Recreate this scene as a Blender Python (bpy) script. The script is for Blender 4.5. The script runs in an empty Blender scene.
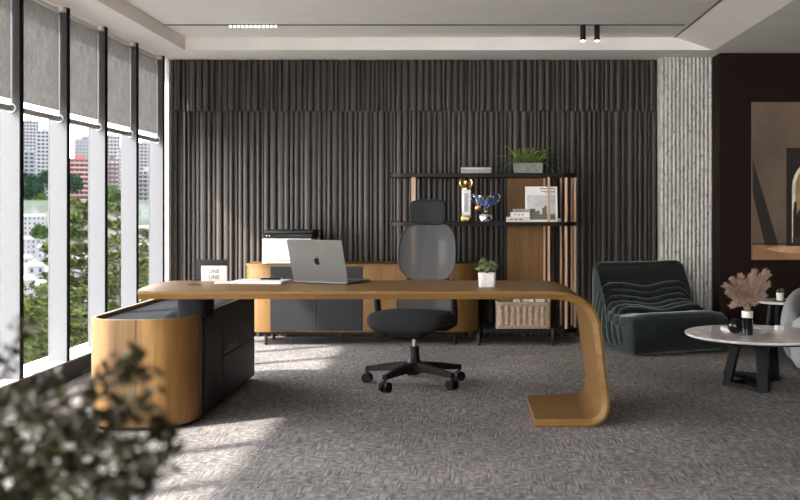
SUN_E, SUN_D, SKY_E, EXPO = 7.0, (1.0, .6, -1.03), 6.4, 1.25
import bpy, bmesh, math, random
from mathutils import Vector, Matrix, Euler, noise
PI = math.pi
S = bpy.context.scene
COL = S.collection
S.view_settings.view_transform = 'Standard'
S.view_settings.look = 'None'
S.view_settings.gamma = 1.0
S.view_settings.use_curve_mapping = False

# ---------------------------------------------------------------- materials
def lin(c):
    return tuple(((v/255)/12.92 if v/255 <= .04045 else ((v/255+.055)/1.055)**2.4) for v in c)

class NT:
    def __init__(s, name):
        s.m = bpy.data.materials.new(name); s.m.use_nodes = True
        s.t = s.m.node_tree; s.n = s.t.nodes; s.l = s.t.links
        s.b = s.n['Principled BSDF']; s.out = s.n['Material Output']
    def add(s, typ, **kw):
        n = s.n.new(typ)
        for k, v in kw.items(): setattr(n, k, v)
        return n
    def lk(s, a, b): s.l.new(a, b)
    def coord(s, scale=(1, 1, 1), rot=(0, 0, 0)):
        tc = s.add('ShaderNodeTexCoord'); mp = s.add('ShaderNodeMapping')
        mp.inputs['Scale'].default_value = scale; mp.inputs['Rotation'].default_value = rot
        s.lk(tc.outputs['Object'], mp.inputs['Vector']); return mp.outputs[0]
    def noise(s, vec, scale, detail=4, rough=.55, dist=0):
        n = s.add('ShaderNodeTexNoise'); s.lk(vec, n.inputs['Vector'])
        n.inputs['Scale'].default_value = scale; n.inputs['Detail'].default_value = detail
        n.inputs['Roughness'].default_value = rough; n.inputs['Distortion'].default_value = dist
        return n.outputs['Fac']
    def ramp(s, fac, stops):
        r = s.add('ShaderNodeValToRGB'); s.lk(fac, r.inputs[0]); e = r.color_ramp.elements
        while len(e) < len(stops): e.new(.5)
        for i, (p, c) in enumerate(stops):
            e[i].position = p; e[i].color = (*c, 1) if len(c) == 3 else c
        return r.outputs[0]
    def mixc(s, fac, a, b, mode='MIX'):
        m = s.add('ShaderNodeMix', data_type='RGBA', blend_type=mode)
        for sock, v in ((m.inputs[0], fac), (m.inputs[6], a), (m.inputs[7], b)):
            if hasattr(v, 'is_linked'): s.lk(v, sock)
            elif isinstance(v, (int, float)): sock.default_value = v
            else: sock.default_value = (*v, 1)
        return m.outputs[2]
    def bump(s, h, strength=.3, dist=.01):
        b = s.add('ShaderNodeBump'); s.lk(h, b.inputs['Height'])
        b.inputs['Strength'].default_value = strength; b.inputs['Distance'].default_value = dist
        s.lk(b.outputs[0], s.b.inputs['Normal']); return b
    def setp(s, **kw):
        for k, v in kw.items():
            i = s.b.inputs[k.replace('_', ' ')]
            if hasattr(v, 'is_linked'): s.lk(v, i)
            elif isinstance(v, tuple) and len(v) == 3: i.default_value = (*v, 1)
            else: i.default_value = v

def plain(name, c, rough=.5, metal=0., var=.12, nscale=20, bump=0., bscale=200, spec=.5, coat=0):
    t = NT(name); v = t.coord()
    n = t.noise(v, nscale)
    t.setp(Base_Color=t.ramp(n, [(.3, tuple(x*(1-var) for x in c)), (.7, tuple(min(1, x*(1+var)) for x in c))]),
           Roughness=rough, Metallic=metal)
    t.b.inputs['Specular IOR Level'].default_value = spec
    if coat: t.b.inputs['Coat Weight'].default_value = coat
    if bump: t.bump(t.noise(v, bscale, 3), bump, .004)
    return t.m

def wood(name, light, dark, axis, rough=.42):
    """grain runs along axis (0,1,2)"""
    t = NT(name)
    sc = [14., 14., 14.]; sc[axis] = .9
    v = t.coord(tuple(sc))
    n1 = t.noise(v, 1.1, 5, .55, .5)
    sc2 = [95., 95., 95.]; sc2[axis] = 3.0
    n2 = t.noise(t.coord(tuple(sc2)), 1.4, 3, .6)
    c1 = t.ramp(n1, [(.22, dark), (.5, tuple((a*.6+b*.4) for a, b in zip(light, dark))), (.75, light)])
    c2 = t.ramp(n2, [(.38, (.80, .77, .73)), (.6, (1, 1, 1))])
    t.setp(Base_Color=t.mixc(.75, c1, c2, 'MULTIPLY'), Roughness=rough)
    t.b.inputs['Specular IOR Level'].default_value = .28
    t.bump(n2, .12, .002)
    return t.m

def carpet():
    t = NT('grey_woven_carpet'); v = t.coord()
    big = t.noise(v, 1.1, 5, .6)
    va = t.coord((32, 60, 30)); vb = t.coord((130, 11, 30))
    na = t.noise(va, .75, 5, .72); nb = t.noise(vb, .75, 5, .72)
    sel = t.ramp(t.noise(v, 7.5, 4), [(.46, (0, 0, 0)), (.54, (1, 1, 1))])
    w = t.mixc(sel, na, nb)
    fine = t.noise(v, 240, 2)
    col = t.ramp(w, [(.34, (.075, .069, .066)), (.48, (.205, .189, .180)), (.64, (.46, .428, .408))])
    col = t.mixc(1, col, t.ramp(big, [(.32, (.70, .70, .70)), (.68, (1.12, 1.1, 1.08))]), 'MULTIPLY')
    col = t.mixc(.55, col, t.ramp(fine, [(.3, (.55, .55, .55)), (.7, (1.25, 1.25, 1.25))]), 'MULTIPLY')
    t.setp(Base_Color=col, Roughness=.95)
    t.b.inputs['Specular IOR Level'].default_value = .15
    h = t.add('ShaderNodeMath', operation='ADD'); t.lk(w, h.inputs[0]); t.lk(fine, h.inputs[1])
    t.bump(h.outputs[0], .8, .012)
    return t.m

def mesh_fabric(name, c, alpha):
    """open knit: part of it is holes you see through"""
    t = NT(name); v = t.coord((1, 1, 1))
    n = t.noise(v, 6, 1)
    t.setp(Base_Color=t.ramp(n, [(.3, tuple(x*.97 for x in c)), (.7, tuple(x*1.03 for x in c))]), Roughness=.85)
    t.b.inputs['Alpha'].default_value = alpha
    return t.m

def blind_fabric():
    t = NT('grey_blind_fabric'); v = t.coord((1, 1, 1))
    n = t.noise(t.coord((1, 1.4, 1)), 11, 6, .72, 1.2)
    c = t.ramp(n, [(.35, (.145, .137, .13)), (.62, (.21, .20, .19))])
    d = t.add('ShaderNodeBsdfDiffuse'); tr = t.add('ShaderNodeBsdfTranslucent'); mx = t.add('ShaderNodeMixShader')
    t.lk(c, d.inputs[0]); t.lk(c, tr.inputs[0]); mx.inputs[0].default_value = BLIND_T
    t.lk(d.outputs[0], mx.inputs[1]); t.lk(tr.outputs[0], mx.inputs[2])
    t.n.remove(t.b); t.lk(mx.outputs[0], t.out.inputs[0]); return t.m
BLIND_T = .16

def blind_hem():
    t = NT('pale_sheer_hem_band')
    d = t.add('ShaderNodeBsdfDiffuse'); tr = t.add('ShaderNodeBsdfTranslucent'); mx = t.add('ShaderNodeMixShader')
    v = t.noise(t.coord(), 30, 2); c = t.ramp(v, [(.3, (.80, .79, .77)), (.7, (.86, .85, .83))])
    t.lk(c, d.inputs[0]); t.lk(c, tr.inputs[0]); mx.inputs[0].default_value = .6
    t.lk(d.outputs[0], mx.inputs[1]); t.lk(tr.outputs[0], mx.inputs[2]); t.n.remove(t.b); t.lk(mx.outputs[0], t.out.inputs[0]); return t.m

def glass():
    t = NT('clear_window_glass')
    tr = t.add('ShaderNodeBsdfTransparent'); g = t.add('ShaderNodeBsdfGlossy'); fr = t.add('ShaderNodeFresnel')
    fr.inputs[0].default_value = 1.25; g.inputs['Roughness'].default_value = .02
    mx = t.add('ShaderNodeMixShader')
    half = t.add('ShaderNodeMath', operation='MULTIPLY'); half.inputs[1].default_value = .05
    t.lk(fr.outputs[0], half.inputs[0]); t.lk(half.outputs[0], mx.inputs[0])
    t.lk(tr.outputs[0], mx.inputs[1]); t.lk(g.outputs[0], mx.inputs[2])
    t.n.remove(t.b); t.lk(mx.outputs[0], t.out.inputs[0]); return t.m

def emit(name, c, s):
    t = NT(name); t.setp(Base_Color=c, Emission_Color=c, Emission_Strength=s); return t.m

def leafmat(name, c1, c2, nscale=6, rough=.5, spec=.25):
    t = NT(name); v = t.coord(); n = t.noise(v, nscale, 3)
    t.setp(Base_Color=t.ramp(n, [(.35, c1), (.65, c2)]), Roughness=rough)
    t.b.inputs['Specular IOR Level'].default_value = spec
    return t.m

def terrazzo():
    t = NT('mottled_pale_concrete'); v = t.coord((1, 1, .45))
    n = t.noise(v, 38, 4, .75); n2 = t.noise(t.coord((1, 1, .2)), 14, 4, .6)
    c = t.ramp(n, [(.34, (.13, .125, .12)), (.45, (.52, .505, .48)), (.7, (.72, .70, .675))])
    c = t.mixc(.6, c, t.ramp(n2, [(.35, (.7, .7, .7)), (.6, (1, 1, 1))]), 'MULTIPLY')
    t.setp(Base_Color=c, Roughness=.8); t.bump(n, .4, .006); return t.m

def marble(name, c, vein):
    t = NT(name); v = t.coord(); n = t.noise(v, 3.2, 7, .65, 1.6)
    t.setp(Base_Color=t.ramp(n, [(.40, c), (.49, vein), (.55, c)]), Roughness=.12); return t.m

def weave():
    t = NT('beige_wicker_weave'); v = t.coord((1, 1, 1))
    n = t.noise(t.coord((120, 120, 30)), 1, 3); n2 = t.noise(v, 30, 3)
    c = t.ramp(n, [(.3, (.22, .155, .10)), (.7, (.52, .40, .29))])
    t.setp(Base_Color=t.mixc(.4, c, t.ramp(n2, [(.35, (.6, .55, .5)), (.65, (1, 1, 1))]), 'MULTIPLY'), Roughness=.8)
    t.bump(n, .4, .004); return t.m

def velvet(name, c):
    t = NT(name); v = t.coord(); n = t.noise(v, 9, 4)
    t.setp(Base_Color=t.ramp(n, [(.35, tuple(x*.8 for x in c)), (.65, tuple(x*1.2 for x in c))]), Roughness=.8)
    t.b.inputs['Sheen Weight'].default_value = .55; t.b.inputs['Sheen Roughness'].default_value = .4
    t.b.inputs['Sheen Tint'].default_value = (.75, .85, .82, 1)
    t.b.inputs['Specular IOR Level'].default_value = .2
    t.bump(t.noise(v, 320, 2), .12, .002); return t.m

def ground():
    t = NT('town_ground'); v = t.coord(); n = t.noise(v, .09, 6, .7); n2 = t.noise(v, .6, 4)
    c = t.ramp(n, [(.38, (.004, .010, .003)), (.5, (.012, .020, .007)), (.6, (.035, .035, .034))])
    t.setp(Base_Color=t.mixc(.5, c, t.ramp(n2, [(.35, (.5, .5, .5)), (.65, (1, 1, 1))]), 'MULTIPLY'), Roughness=.95); return t.m

M = {}
M['carpet'] = carpet()
M['ceiling'] = plain('warm_white_plaster', (.90, .855, .815), .85, var=.03, nscale=3)
M['slat'] = plain('dark_umber_ribbed_panel', (.036, .0275, .0228), .5, var=.04, nscale=5)
M['terrazzo'] = terrazzo()
M['brownwall'] = plain('deep_brown_wall_paint', (.0165, .0085, .0068), .7, var=.06, nscale=3, spec=.12)
M['frame'] = plain('mullion_grey_paint', (.072, .073, .077), .55, var=.03)
M['edge_shade'] = plain('backlit_edge_black', (.004, .004, .004), .7, spec=.1)  # shade of the backlit mullion edge, put into the colour
M['white'] = plain('white_satin_paint', (.80, .80, .79), .45, var=.02)
M['glass'] = glass()
M['blind'] = blind_fabric()
M['hemband'] = blind_hem()
M['bar'] = plain('pale_blind_bar', (.78, .78, .77), .4, var=.02)
oakL, oakD = (.208, .113, .034), (.116, .058, .0165)
for i, k in enumerate('xyz'): M['oak'+k] = wood('honey_oak_grain_'+k, oakL, oakD, i)
M['oakdark'] = wood('brown_oak_grain', (.20, .105, .036), (.12, .062, .020), 2)
M['postwood'] = wood('pale_bronze_post', (.56, .37, .24), (.46, .30, .19), 2, .35)
M['char'] = plain('charcoal_lacquer', (.018, .0185, .020), .55, var=.06, nscale=8, spec=.2)
M['chartop'] = plain('charcoal_cabinet_top', (.020, .021, .023), .85, var=.08, spec=.04)
M['black'] = plain('black_powder_coat', (.006, .006, .006), .5, var=.1, spec=.25)
M['bronze'] = plain('dark_bronze_metal', (.07, .052, .040), .4, .7)
M['alum'] = plain('grey_aluminium', (.10, .097, .091), .5, .3, var=.03)
M['alumdark'] = plain('dark_laptop_deck', (.10, .10, .10), .4, .5)
M['logo'] = plain('mirror_black_emblem', (.008, .008, .009), .15)
M['paper'] = plain('white_paper', (.80, .78, .75), .7, var=.03)
M['paper2'] = plain('cream_paper', (.62, .58, .53), .75, var=.06, nscale=40)
M['ink'] = plain('printed_dark_ink', (.03, .03, .03), .7)
M['greycase'] = plain('grey_card_case', (.33, .33, .33), .6)
M['whiteplastic'] = plain('white_plastic', (.82, .82, .82), .3, var=.01)
M['darkplastic'] = plain('dark_grey_plastic', (.018, .019, .021), .4, spec=.3)
M['chairfab'] = plain('charcoal_chair_fabric', (.022, .023, .0245), .95, var=.12, nscale=60, bump=.2, bscale=500, spec=.12)
M['chairmesh'] = mesh_fabric('charcoal_chair_mesh', (.056, .057, .060), .84)
M['chrome'] = plain('brushed_steel', (.62, .62, .62), .22, 1., var=.03)
M['velvet'] = velvet('dark_green_velvet', (.013, .0185, .017))
M['greyfab'] = plain('light_grey_boucle', (.40, .40, .41), .95, var=.1, nscale=70, bump=.4, bscale=300)
M['greyfab2'] = plain('grey_boucle_shell', (.28, .28, .29), .95, var=.1, nscale=70, bump=.4, bscale=300)
M['marble'] = marble('pale_grey_marble', (.84, .80, .77), (.68, .63, .60))
M['ceramicblack'] = plain('glossy_black_ceramic', (.006, .006, .006), .07)
M['ceramicwhite'] = plain('white_ceramic', (.80, .79, .77), .3)
M['pampas'] = plain('dusty_rose_pampas', (.47, .335, .265), .95, var=.45, nscale=55)
M['stem'] = plain('dry_straw_stem', (.35, .25, .15), .9)
M['concrete'] = plain('grey_cast_concrete', (.27, .26, .255), .85, var=.22, nscale=25, bump=.4, bscale=80)
M['potwhite'] = plain('pale_stone_pot', (.56, .54, .53), .7, var=.16, nscale=45, bump=.3, bscale=120)
M['soil'] = plain('dark_soil', (.02, .014, .01), .95)
M['fern'] = leafmat('fern_green_leaf', (.10, .17, .035), (.30, .40, .12), 40)
M['succ'] = leafmat('grey_green_succulent_leaf', (.10, .13, .045), (.24, .27, .12), 60)
M['shrub'] = leafmat('dark_olive_leaf', (.010, .010, .0045), (.048, .043, .016), 25)
M['bark'] = plain('brown_bark', (.06, .042, .03), .9, var=.3)
M['gold'] = plain('polished_gold', (.62, .38, .12), .22, 1., var=.03)
M['silver'] = plain('polished_silver', (.78, .78, .80), .12, 1., var=.02)
M['crystal'] = plain('frosted_crystal', (.80, .83, .86), .1, .1, var=.15, nscale=60)
M['ribbon'] = plain('royal_blue_ribbon', (.025, .060, .24), .5)
M['pinkrib'] = plain('pale_pink_ribbon', (.55, .42, .45), .6)
M['wicker'] = weave()
M['ledlens'] = emit('white_led_lens', (1, .97, .92), 2.2)
M['ground'] = ground()
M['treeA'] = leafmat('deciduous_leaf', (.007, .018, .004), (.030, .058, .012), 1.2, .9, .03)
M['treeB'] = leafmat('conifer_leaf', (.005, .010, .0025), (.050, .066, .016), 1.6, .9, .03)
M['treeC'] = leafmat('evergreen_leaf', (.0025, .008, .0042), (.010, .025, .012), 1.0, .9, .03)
M['bwhite'] = plain('white_render', (.088, .088, .09), .8, var=.05, nscale=.5)
M['bgrey'] = plain('grey_concrete_facade', (.06, .064, .068), .8, var=.08, nscale=.5)
M['bdark'] = plain('slate_facade', (.028, .033, .042), .7, var=.08, nscale=.5)
M['bred'] = plain('red_brick_facade', (.085, .022, .017), .85, var=.15, nscale=.6)
M['bbrown'] = plain('brown_brick_facade', (.036, .016, .013), .85, var=.15, nscale=.6)
M['bblue'] = plain('blue_glass_facade', (.015, .03, .065), .4, var=.3, nscale=.8)
M['bglass'] = plain('dark_window_band', (.010, .013, .018), .6, var=.4, nscale=1.5, spec=.05)
M['bpink'] = plain('pale_balcony_render', (.13, .08, .07), .8, var=.08, nscale=.5)
M['roofgrey'] = plain('grey_roof', (.085, .09, .095), .8, var=.1, nscale=.5)
M['roofred'] = plain('faded_red_roof', (.07, .047, .049), .8, var=.1, nscale=.5)
M['leather'] = plain('black_board', (.010, .010, .010), .8)

# ---------------------------------------------------------------- mesh builder
def prof_round_rect(x0, y0, x1, y1, r, n=8):
    """r: radius or 4 radii (x0y0, x1y0, x1y1, x0y1); counter-clockwise"""
    if not isinstance(r, (tuple, list)): r = (r,)*4
    P = []
    for (cx, cy, a, rr) in ((x0+r[0], y0+r[0], PI, r[0]), (x1-r[1], y0+r[1], 1.5*PI, r[1]),
                            (x1-r[2], y1-r[2], 0, r[2]), (x0+r[3], y1-r[3], .5*PI, r[3])):
        if rr < 1e-6: P.append((cx, cy)); continue
        for i in range(n+1):
            t = a + .5*PI*i/n; P.append((cx+rr*math.cos(t), cy+rr*math.sin(t)))
    return P

class MB:
    def __init__(s): s.bm = bmesh.new()
    def _xf(s, vs, mat):
        if mat is not None: bmesh.ops.transform(s.bm, matrix=mat, verts=vs)
    def face(s, pts):
        return s.bm.faces.new([s.bm.verts.new(p) for p in pts])
    def box(s, x0, x1, y0, y1, z0, z1, bev=0, seg=2, mat=None):
        r = bmesh.ops.create_cube(s.bm, size=1)
        vs = r['verts']
        for v in vs:
            v.co = Vector(((x0+x1)/2+v.co.x*(x1-x0), (y0+y1)/2+v.co.y*(y1-y0), (z0+z1)/2+v.co.z*(z1-z0)))
        if bev:
            es = list({e for v in vs for e in v.link_edges})
            rr = bmesh.ops.bevel(s.bm, geom=es, offset=bev, segments=seg, profile=.5, affect='EDGES')
            vs = list({v for f in rr['faces'] for v in f.verts} | {v for v in vs if v.is_valid})
        s._xf(vs, mat); return s
    def prism(s, poly, z0, z1, mat=None, inset_top=None):
        lo = [s.bm.verts.new((x, y, z0)) for x, y in poly]
        hi = [s.bm.verts.new((x, y, z1)) for x, y in poly]
        n = len(poly)
        for i in range(n):
            s.bm.faces.new((lo[i], lo[(i+1) % n], hi[(i+1) % n], hi[i]))
        s.bm.faces.new(lo[::-1]); s.bm.faces.new(hi)
        s._xf(lo+hi, mat); return s
    def ring_wall(s, outer, inner, z0, z1, mat=None):
        n = len(outer); vs = []
        for P in (outer, inner):
            for z in (z0, z1): vs.append([s.bm.verts.new((x, y, z)) for x, y in P])
        ol, oh, il, ih = vs
        for i in range(n):
            j = (i+1) % n
            s.bm.faces.new((ol[i], ol[j], oh[j], oh[i])); s.bm.faces.new((il[j], il[i], ih[i], ih[j]))
            s.bm.faces.new((oh[i], oh[j], ih[j], ih[i])); s.bm.faces.new((ol[j], ol[i], il[i], il[j]))
        s._xf([v for q in vs for v in q], mat); return s
    def loft(s, rings, cap=True, closed=True):
        R = [[s.bm.verts.new(p) for p in r] for r in rings]
        n = len(R[0])
        for a, b in zip(R, R[1:]):
            for i in range(n if closed else n-1):
                j = (i+1) % n
                s.bm.faces.new((a[i], a[j], b[j], b[i]))
        if cap and closed:
            s.bm.faces.new(R[0][::-1]); s.bm.faces.new(R[-1])
        return s
    def tube(s, path, r, n=10, cap=True):
        path = [Vector(p) for p in path]; rings = []
        rr = r if isinstance(r, (list, tuple)) else [r]*len(path)
        up = None
        for i, p in enumerate(path):
            d = (path[min(i+1, len(path)-1)] - path[max(i-1, 0)]).normalized()
            if up is None:
                up = Vector((0, 0, 1)) if abs(d.z) < .9 else Vector((1, 0, 0))
            a = d.cross(up)
            if a.length < 1e-5: a = d.orthogonal()
            a.normalize(); b = a.cross(d).normalized(); up = b
            rings.append([p + rr[i]*(math.cos(t)*a+math.sin(t)*b) for t in [2*PI*k/n for k in range(n)]])
        return s.loft(rings, cap)
    def lathe(s, prof, c=(0, 0, 0), n=24, mat=None):
        """prof: (r, z) bottom to top"""
        rings = [[(c[0]+r*math.cos(2*PI*k/n), c[1]+r*math.sin(2*PI*k/n), c[2]+z) for k in range(n)] for r, z in prof]
        st = len(s.bm.verts); s.loft(rings)
        if mat is not None:
            s.bm.verts.ensure_lookup_table(); s._xf(s.bm.verts[st:], mat)
        return s
    def ball(s, c, r, u=20, v=12, mat=None):
        if not isinstance(r, (tuple, list)): r = (r,)*3
        q = bmesh.ops.create_uvsphere(s.bm, u_segments=u, v_segments=v, radius=1)
        for w in q['verts']: w.co = Vector((c[0]+w.co.x*r[0], c[1]+w.co.y*r[1], c[2]+w.co.z*r[2]))
        s._xf(q['verts'], mat); return s
    def build(s, name, m, parent=None, loc=None, angle=38, smooth=True, bevel=0, subsurf=0, solid=0, rot=None):
        bmesh.ops.recalc_face_normals(s.bm, faces=s.bm.faces[:])
        me = bpy.data.meshes.new(name); s.bm.to_mesh(me); s.bm.free()
        return link(name, me, m, parent, loc, angle, smooth, bevel, subsurf, solid, rot)

def link(name, me, m, parent=None, loc=None, angle=38, smooth=True, bevel=0, subsurf=0, solid=0, rot=None):
    if smooth:
        me.polygons.foreach_set('use_smooth', [True]*len(me.polygons))
        if angle < 180: me.set_sharp_from_angle(angle=math.radians(angle))
    o = bpy.data.objects.new(name, me); COL.objects.link(o)
    me.materials.append(M[m] if isinstance(m, str) else m)
    if parent is not None: o.parent = parent
    if loc is not None: o.location = loc
    if rot is not None: o.rotation_euler = rot
    if solid:
        q = o.modifiers.new('solid', 'SOLIDIFY'); q.thickness = solid; q.offset = 0
    if bevel:
        q = o.modifiers.new('bevel', 'BEVEL'); q.width = bevel; q.segments = 2; q.limit_method = 'ANGLE'; q.angle_limit = math.radians(40)
        q.harden_normals = False
    if subsurf:
        q = o.modifiers.new('sub', 'SUBSURF'); q.levels = subsurf; q.render_levels = subsurf
    return o

def tag(o, label=None, cat=None, group=None, kind=None):
    if label: o['label'] = label
    if cat: o['category'] = cat
    if group: o['group'] = group
    if kind: o['kind'] = kind
    return o

def thing(name, label, cat, loc=(0, 0, 0), rz=0, group=None):
    o = bpy.data.objects.new(name, None); COL.objects.link(o)
    o.empty_display_size = .1
    o.location = loc; o.rotation_euler = (0, 0, rz)
    return tag(o, label, cat, group)

def copy_tree(o, parent=None):
    c = o.copy(); COL.objects.link(c)
    if parent is not None: c.parent = parent
    for ch in [x for x in bpy.data.objects if x.parent == o]: copy_tree(ch, c)
    return c

def text_mesh(txt, size, name, m, parent, mat4, depth=.0008, sx=1):
    cu = bpy.data.curves.new(name, 'FONT'); cu.body = txt; cu.size = size; cu.align_x = 'CENTER'; cu.align_y = 'CENTER'
    cu.extrude = depth
    tmp = bpy.data.objects.new(name, cu); COL.objects.link(tmp)
    bpy.context.view_layer.update()
    me = bpy.data.meshes.new_from_object(tmp.evaluated_get(bpy.context.evaluated_depsgraph_get()))
    bpy.data.objects.remove(tmp); bpy.data.curves.remove(cu)
    me.transform(mat4 @ Matrix.Diagonal((sx, 1, 1, 1))); me.materials.clear()
    return link(name, me, m, parent, smooth=False)

FP, CX, CY, EYE = 950., 465., 208., 1.2
def wx(px, Y): return (px-CX)*Y/FP
def wz(py, Y): return EYE-(py-CY)*Y/FP

def leaf_mesh(name, leaves):
    """leaves: list of (pos, dir, normal, length, width): each a folded four-triangle blade"""
    V, F = [], []
    for p, d, nrm, L, w in leaves:
        s = d.cross(nrm)
        if s.length < 1e-4: s = d.orthogonal()
        s.normalize(); k = len(V)
        V += [p, p+d*L*.45+s*w*.5+nrm*L*.05, p+d*L-nrm*L*.08, p+d*L*.45-s*w*.5+nrm*L*.05]
        F += [(k, k+1, k+2), (k, k+2, k+3)]
    me = bpy.data.meshes.new(name); me.from_pydata([tuple(v) for v in V], [], F); return me

def rdir(r, zmin=-1, zmax=1):
    z = r.uniform(zmin, zmax); a = r.uniform(0, 2*PI); q = math.sqrt(max(0, 1-z*z))
    return Vector((q*math.cos(a), q*math.sin(a), z))
# ---------------------------------------------------------------- the room
WX, HZ, TZ = -2.75, 2.587, 2.70            # inner window plane, soffit height, tray height
def struct(o): return tag(o, kind='structure')

struct(MB().box(-2.95, 5.6, -3.2, 9.2, -.12, 0).build('floor', 'carpet', smooth=False))
c = MB()
c.box(-2.98, -2.46, -3.2, 9.2, HZ, 2.95); c.box(-2.46, 2.19, 8.35, 9.2, HZ, 2.95)
c.box(2.19, 5.7, -3.2, 9.2, HZ, 2.95); c.box(-2.46, 2.19, -3.2, 8.35, TZ, 2.95)
c.prism([(1.85, TZ-.001), (2.191, HZ), (2.191, TZ-.001)], -3.2, 8.351, Matrix(((1, 0, 0, 0), (0, 0, 1, 0), (0, 1, 0, 0), (0, 0, 0, 1))))
struct(c.build('ceiling', 'ceiling', smooth=False))
struct(MB().box(1.838, 1.85, -3.2, 8.35, TZ-.005, TZ).build('trim_1', 'bronze', smooth=False))
struct(MB().box(-2.46, 1.80, 7.765, 7.79, TZ-.004, TZ+.001).build('trim_2', 'black', smooth=False))
struct(MB().box(-2.98, WX-.004, -3.2, 8.80, 0, .14).build('trim_3', 'white', smooth=False))
struct(MB().box(WX-.004, WX+.006, -3.2, 8.80, 0, .132).build('sill_face_shade', 'char', smooth=False))  # charcoal strip painting the backlit shade on the sill's room face
struct(MB().box(-2.90, WX+.006, 8.80, 8.86, 0, HZ, bev=.003).build('trim_4', 'white', angle=30))

# ribbed back wall, two tiers of vertical slats of uneven width
r = random.Random(4)
w = MB(); w.box(WX-.04, 1.80, 8.90, 9.1, 0, HZ)
for z0, z1 in ((0, 2.098), (2.108, HZ-.002)):
    x = WX-.034
    while x < 1.76:
        ww = r.choice((.022, .03, .034, .042, .05, .058)); g = r.choice((.006, .008, .012, .02))
        d = r.choice((.020, .030, .038, .045))
        xe = min(x+ww, 1.785)
        yf = 8.90-d
        w.prism([(x, 8.905), (x, yf+.005), (x+.005, yf), (xe-.005, yf), (xe, yf+.005), (xe, 8.905)], z0, z1)
        x += ww+g
struct(w.build('wall_back', 'slat', angle=50))

# fluted mottled pillar
p = MB(); x0, x1, yf = 1.80, 2.28, 8.74
poly = [(x1, 9.1), (x0, 9.1)]
n = 13; fw = (x1-x0)/n
for i in range(n):
    for k in range(7):
        a = PI*k/6
        poly.append((x0+fw*(i+.5)-fw*.47*math.cos(a), yf+.016-.020*math.sin(a)))
p.prism(poly, 0, HZ)
struct(p.build('wall_pillar', 'terrazzo', angle=50))
struct(MB().box(2.28, 5.6, 8.50, 9.1, 0, HZ).build('wall_alcove', 'brownwall', smooth=False))
struct(MB().box(-1.2, 5.75, -3.35, -3.2, 0, HZ).build('rear_light_baffle', 'slat', smooth=False))  # unseen part wall behind the camera, added and sized to limit sky light
struct(MB().box(5.6, 5.75, -3.2, 9.1, 0, HZ).build('wall_right', 'brownwall', smooth=False))

# windows: mullion + black strip painting its backlit edge + pane per bay; the roller blinds hang between the mullions
PITCH = .695
def my(k): return 5.87+PITCH*k
blindlab = {3: 'rightmost pale grey roller blind, next to the ribbed wall',
            2: 'second roller blind from the ribbed wall, half drawn over its bay',
            1: 'third roller blind from the ribbed wall, above the red apartment block',
            0: 'fourth roller blind from the ribbed wall, with the white tower under its hem',
            -1: 'leftmost roller blind, cut by the left edge of the picture'}
for n, k in enumerate(range(-12, 4)):
    y0, y1 = my(k), my(k+1)
    wd = bpy.data.objects.new('window_%d' % (n+1), None); COL.objects.link(wd); wd.location = (WX, y0, .14); struct(wd)
    MB().box(-.13, -.003, 0, .045, 0, HZ-.14).build('mullion', 'frame', wd, smooth=False)
    MB().box(-.003, .002, 0, .046, 0, HZ-.14).build('edge_shade', 'edge_shade', wd, smooth=False)
    MB().box(-.124, -.118, .045, PITCH, 0, HZ-.14).build('pane', 'glass', wd, smooth=False)
    if k == 3:
        MB().box(-.13, -.003, PITCH, PITCH+.045, 0, HZ-.14).build('mullion', 'frame', wd, smooth=False)
        MB().box(-.003, .002, PITCH, PITCH+.046, 0, HZ-.14).build('edge_shade', 'edge_shade', wd, smooth=False)
    if k < -5: continue
    b = thing('roller_blind', blindlab.get(k, 'roller blind in the bays left of the picture'), 'blind', (-2.805, y0+.049, 1.80), 0, 'grey roller blinds on the window wall')
    L = PITCH-.053; H = HZ-1.80-.03
    fb = MB(); fb.face([(0, .001, .072), (0, L-.001, .072), (0, L-.001, H), (0, .001, H)])
    fb.build('fabric', 'blind', b, smooth=False)
    hb = MB(); hb.face([(0, .001, .034), (0, L-.001, .034), (0, L-.001, .072), (0, .001, .072)]); hb.build('hem_band', 'hemband', b, smooth=False)
    MB().tube([(0, 0, .016), (0, L-.004, .016)], .019, 16).build('hem_tube', 'greycase', b)
    q = MB().tube([(.004+.024*math.cos(a), L, 0.018+.024*math.sin(a)) for a in [PI*.6-PI*1.35*i/12 for i in range(13)]], .005, 8)
    q.build('hook_end', 'white', b)
    MB().tube([(-.004, .01, H+.005), (-.004, L-.01, H+.005)], .02, 14).build('roller', 'bar', b)
    MB().box(-.03, .05, L-.05, L+.004, H-.006, H+.029, bev=.003).build('bracket', 'white', b)

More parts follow.
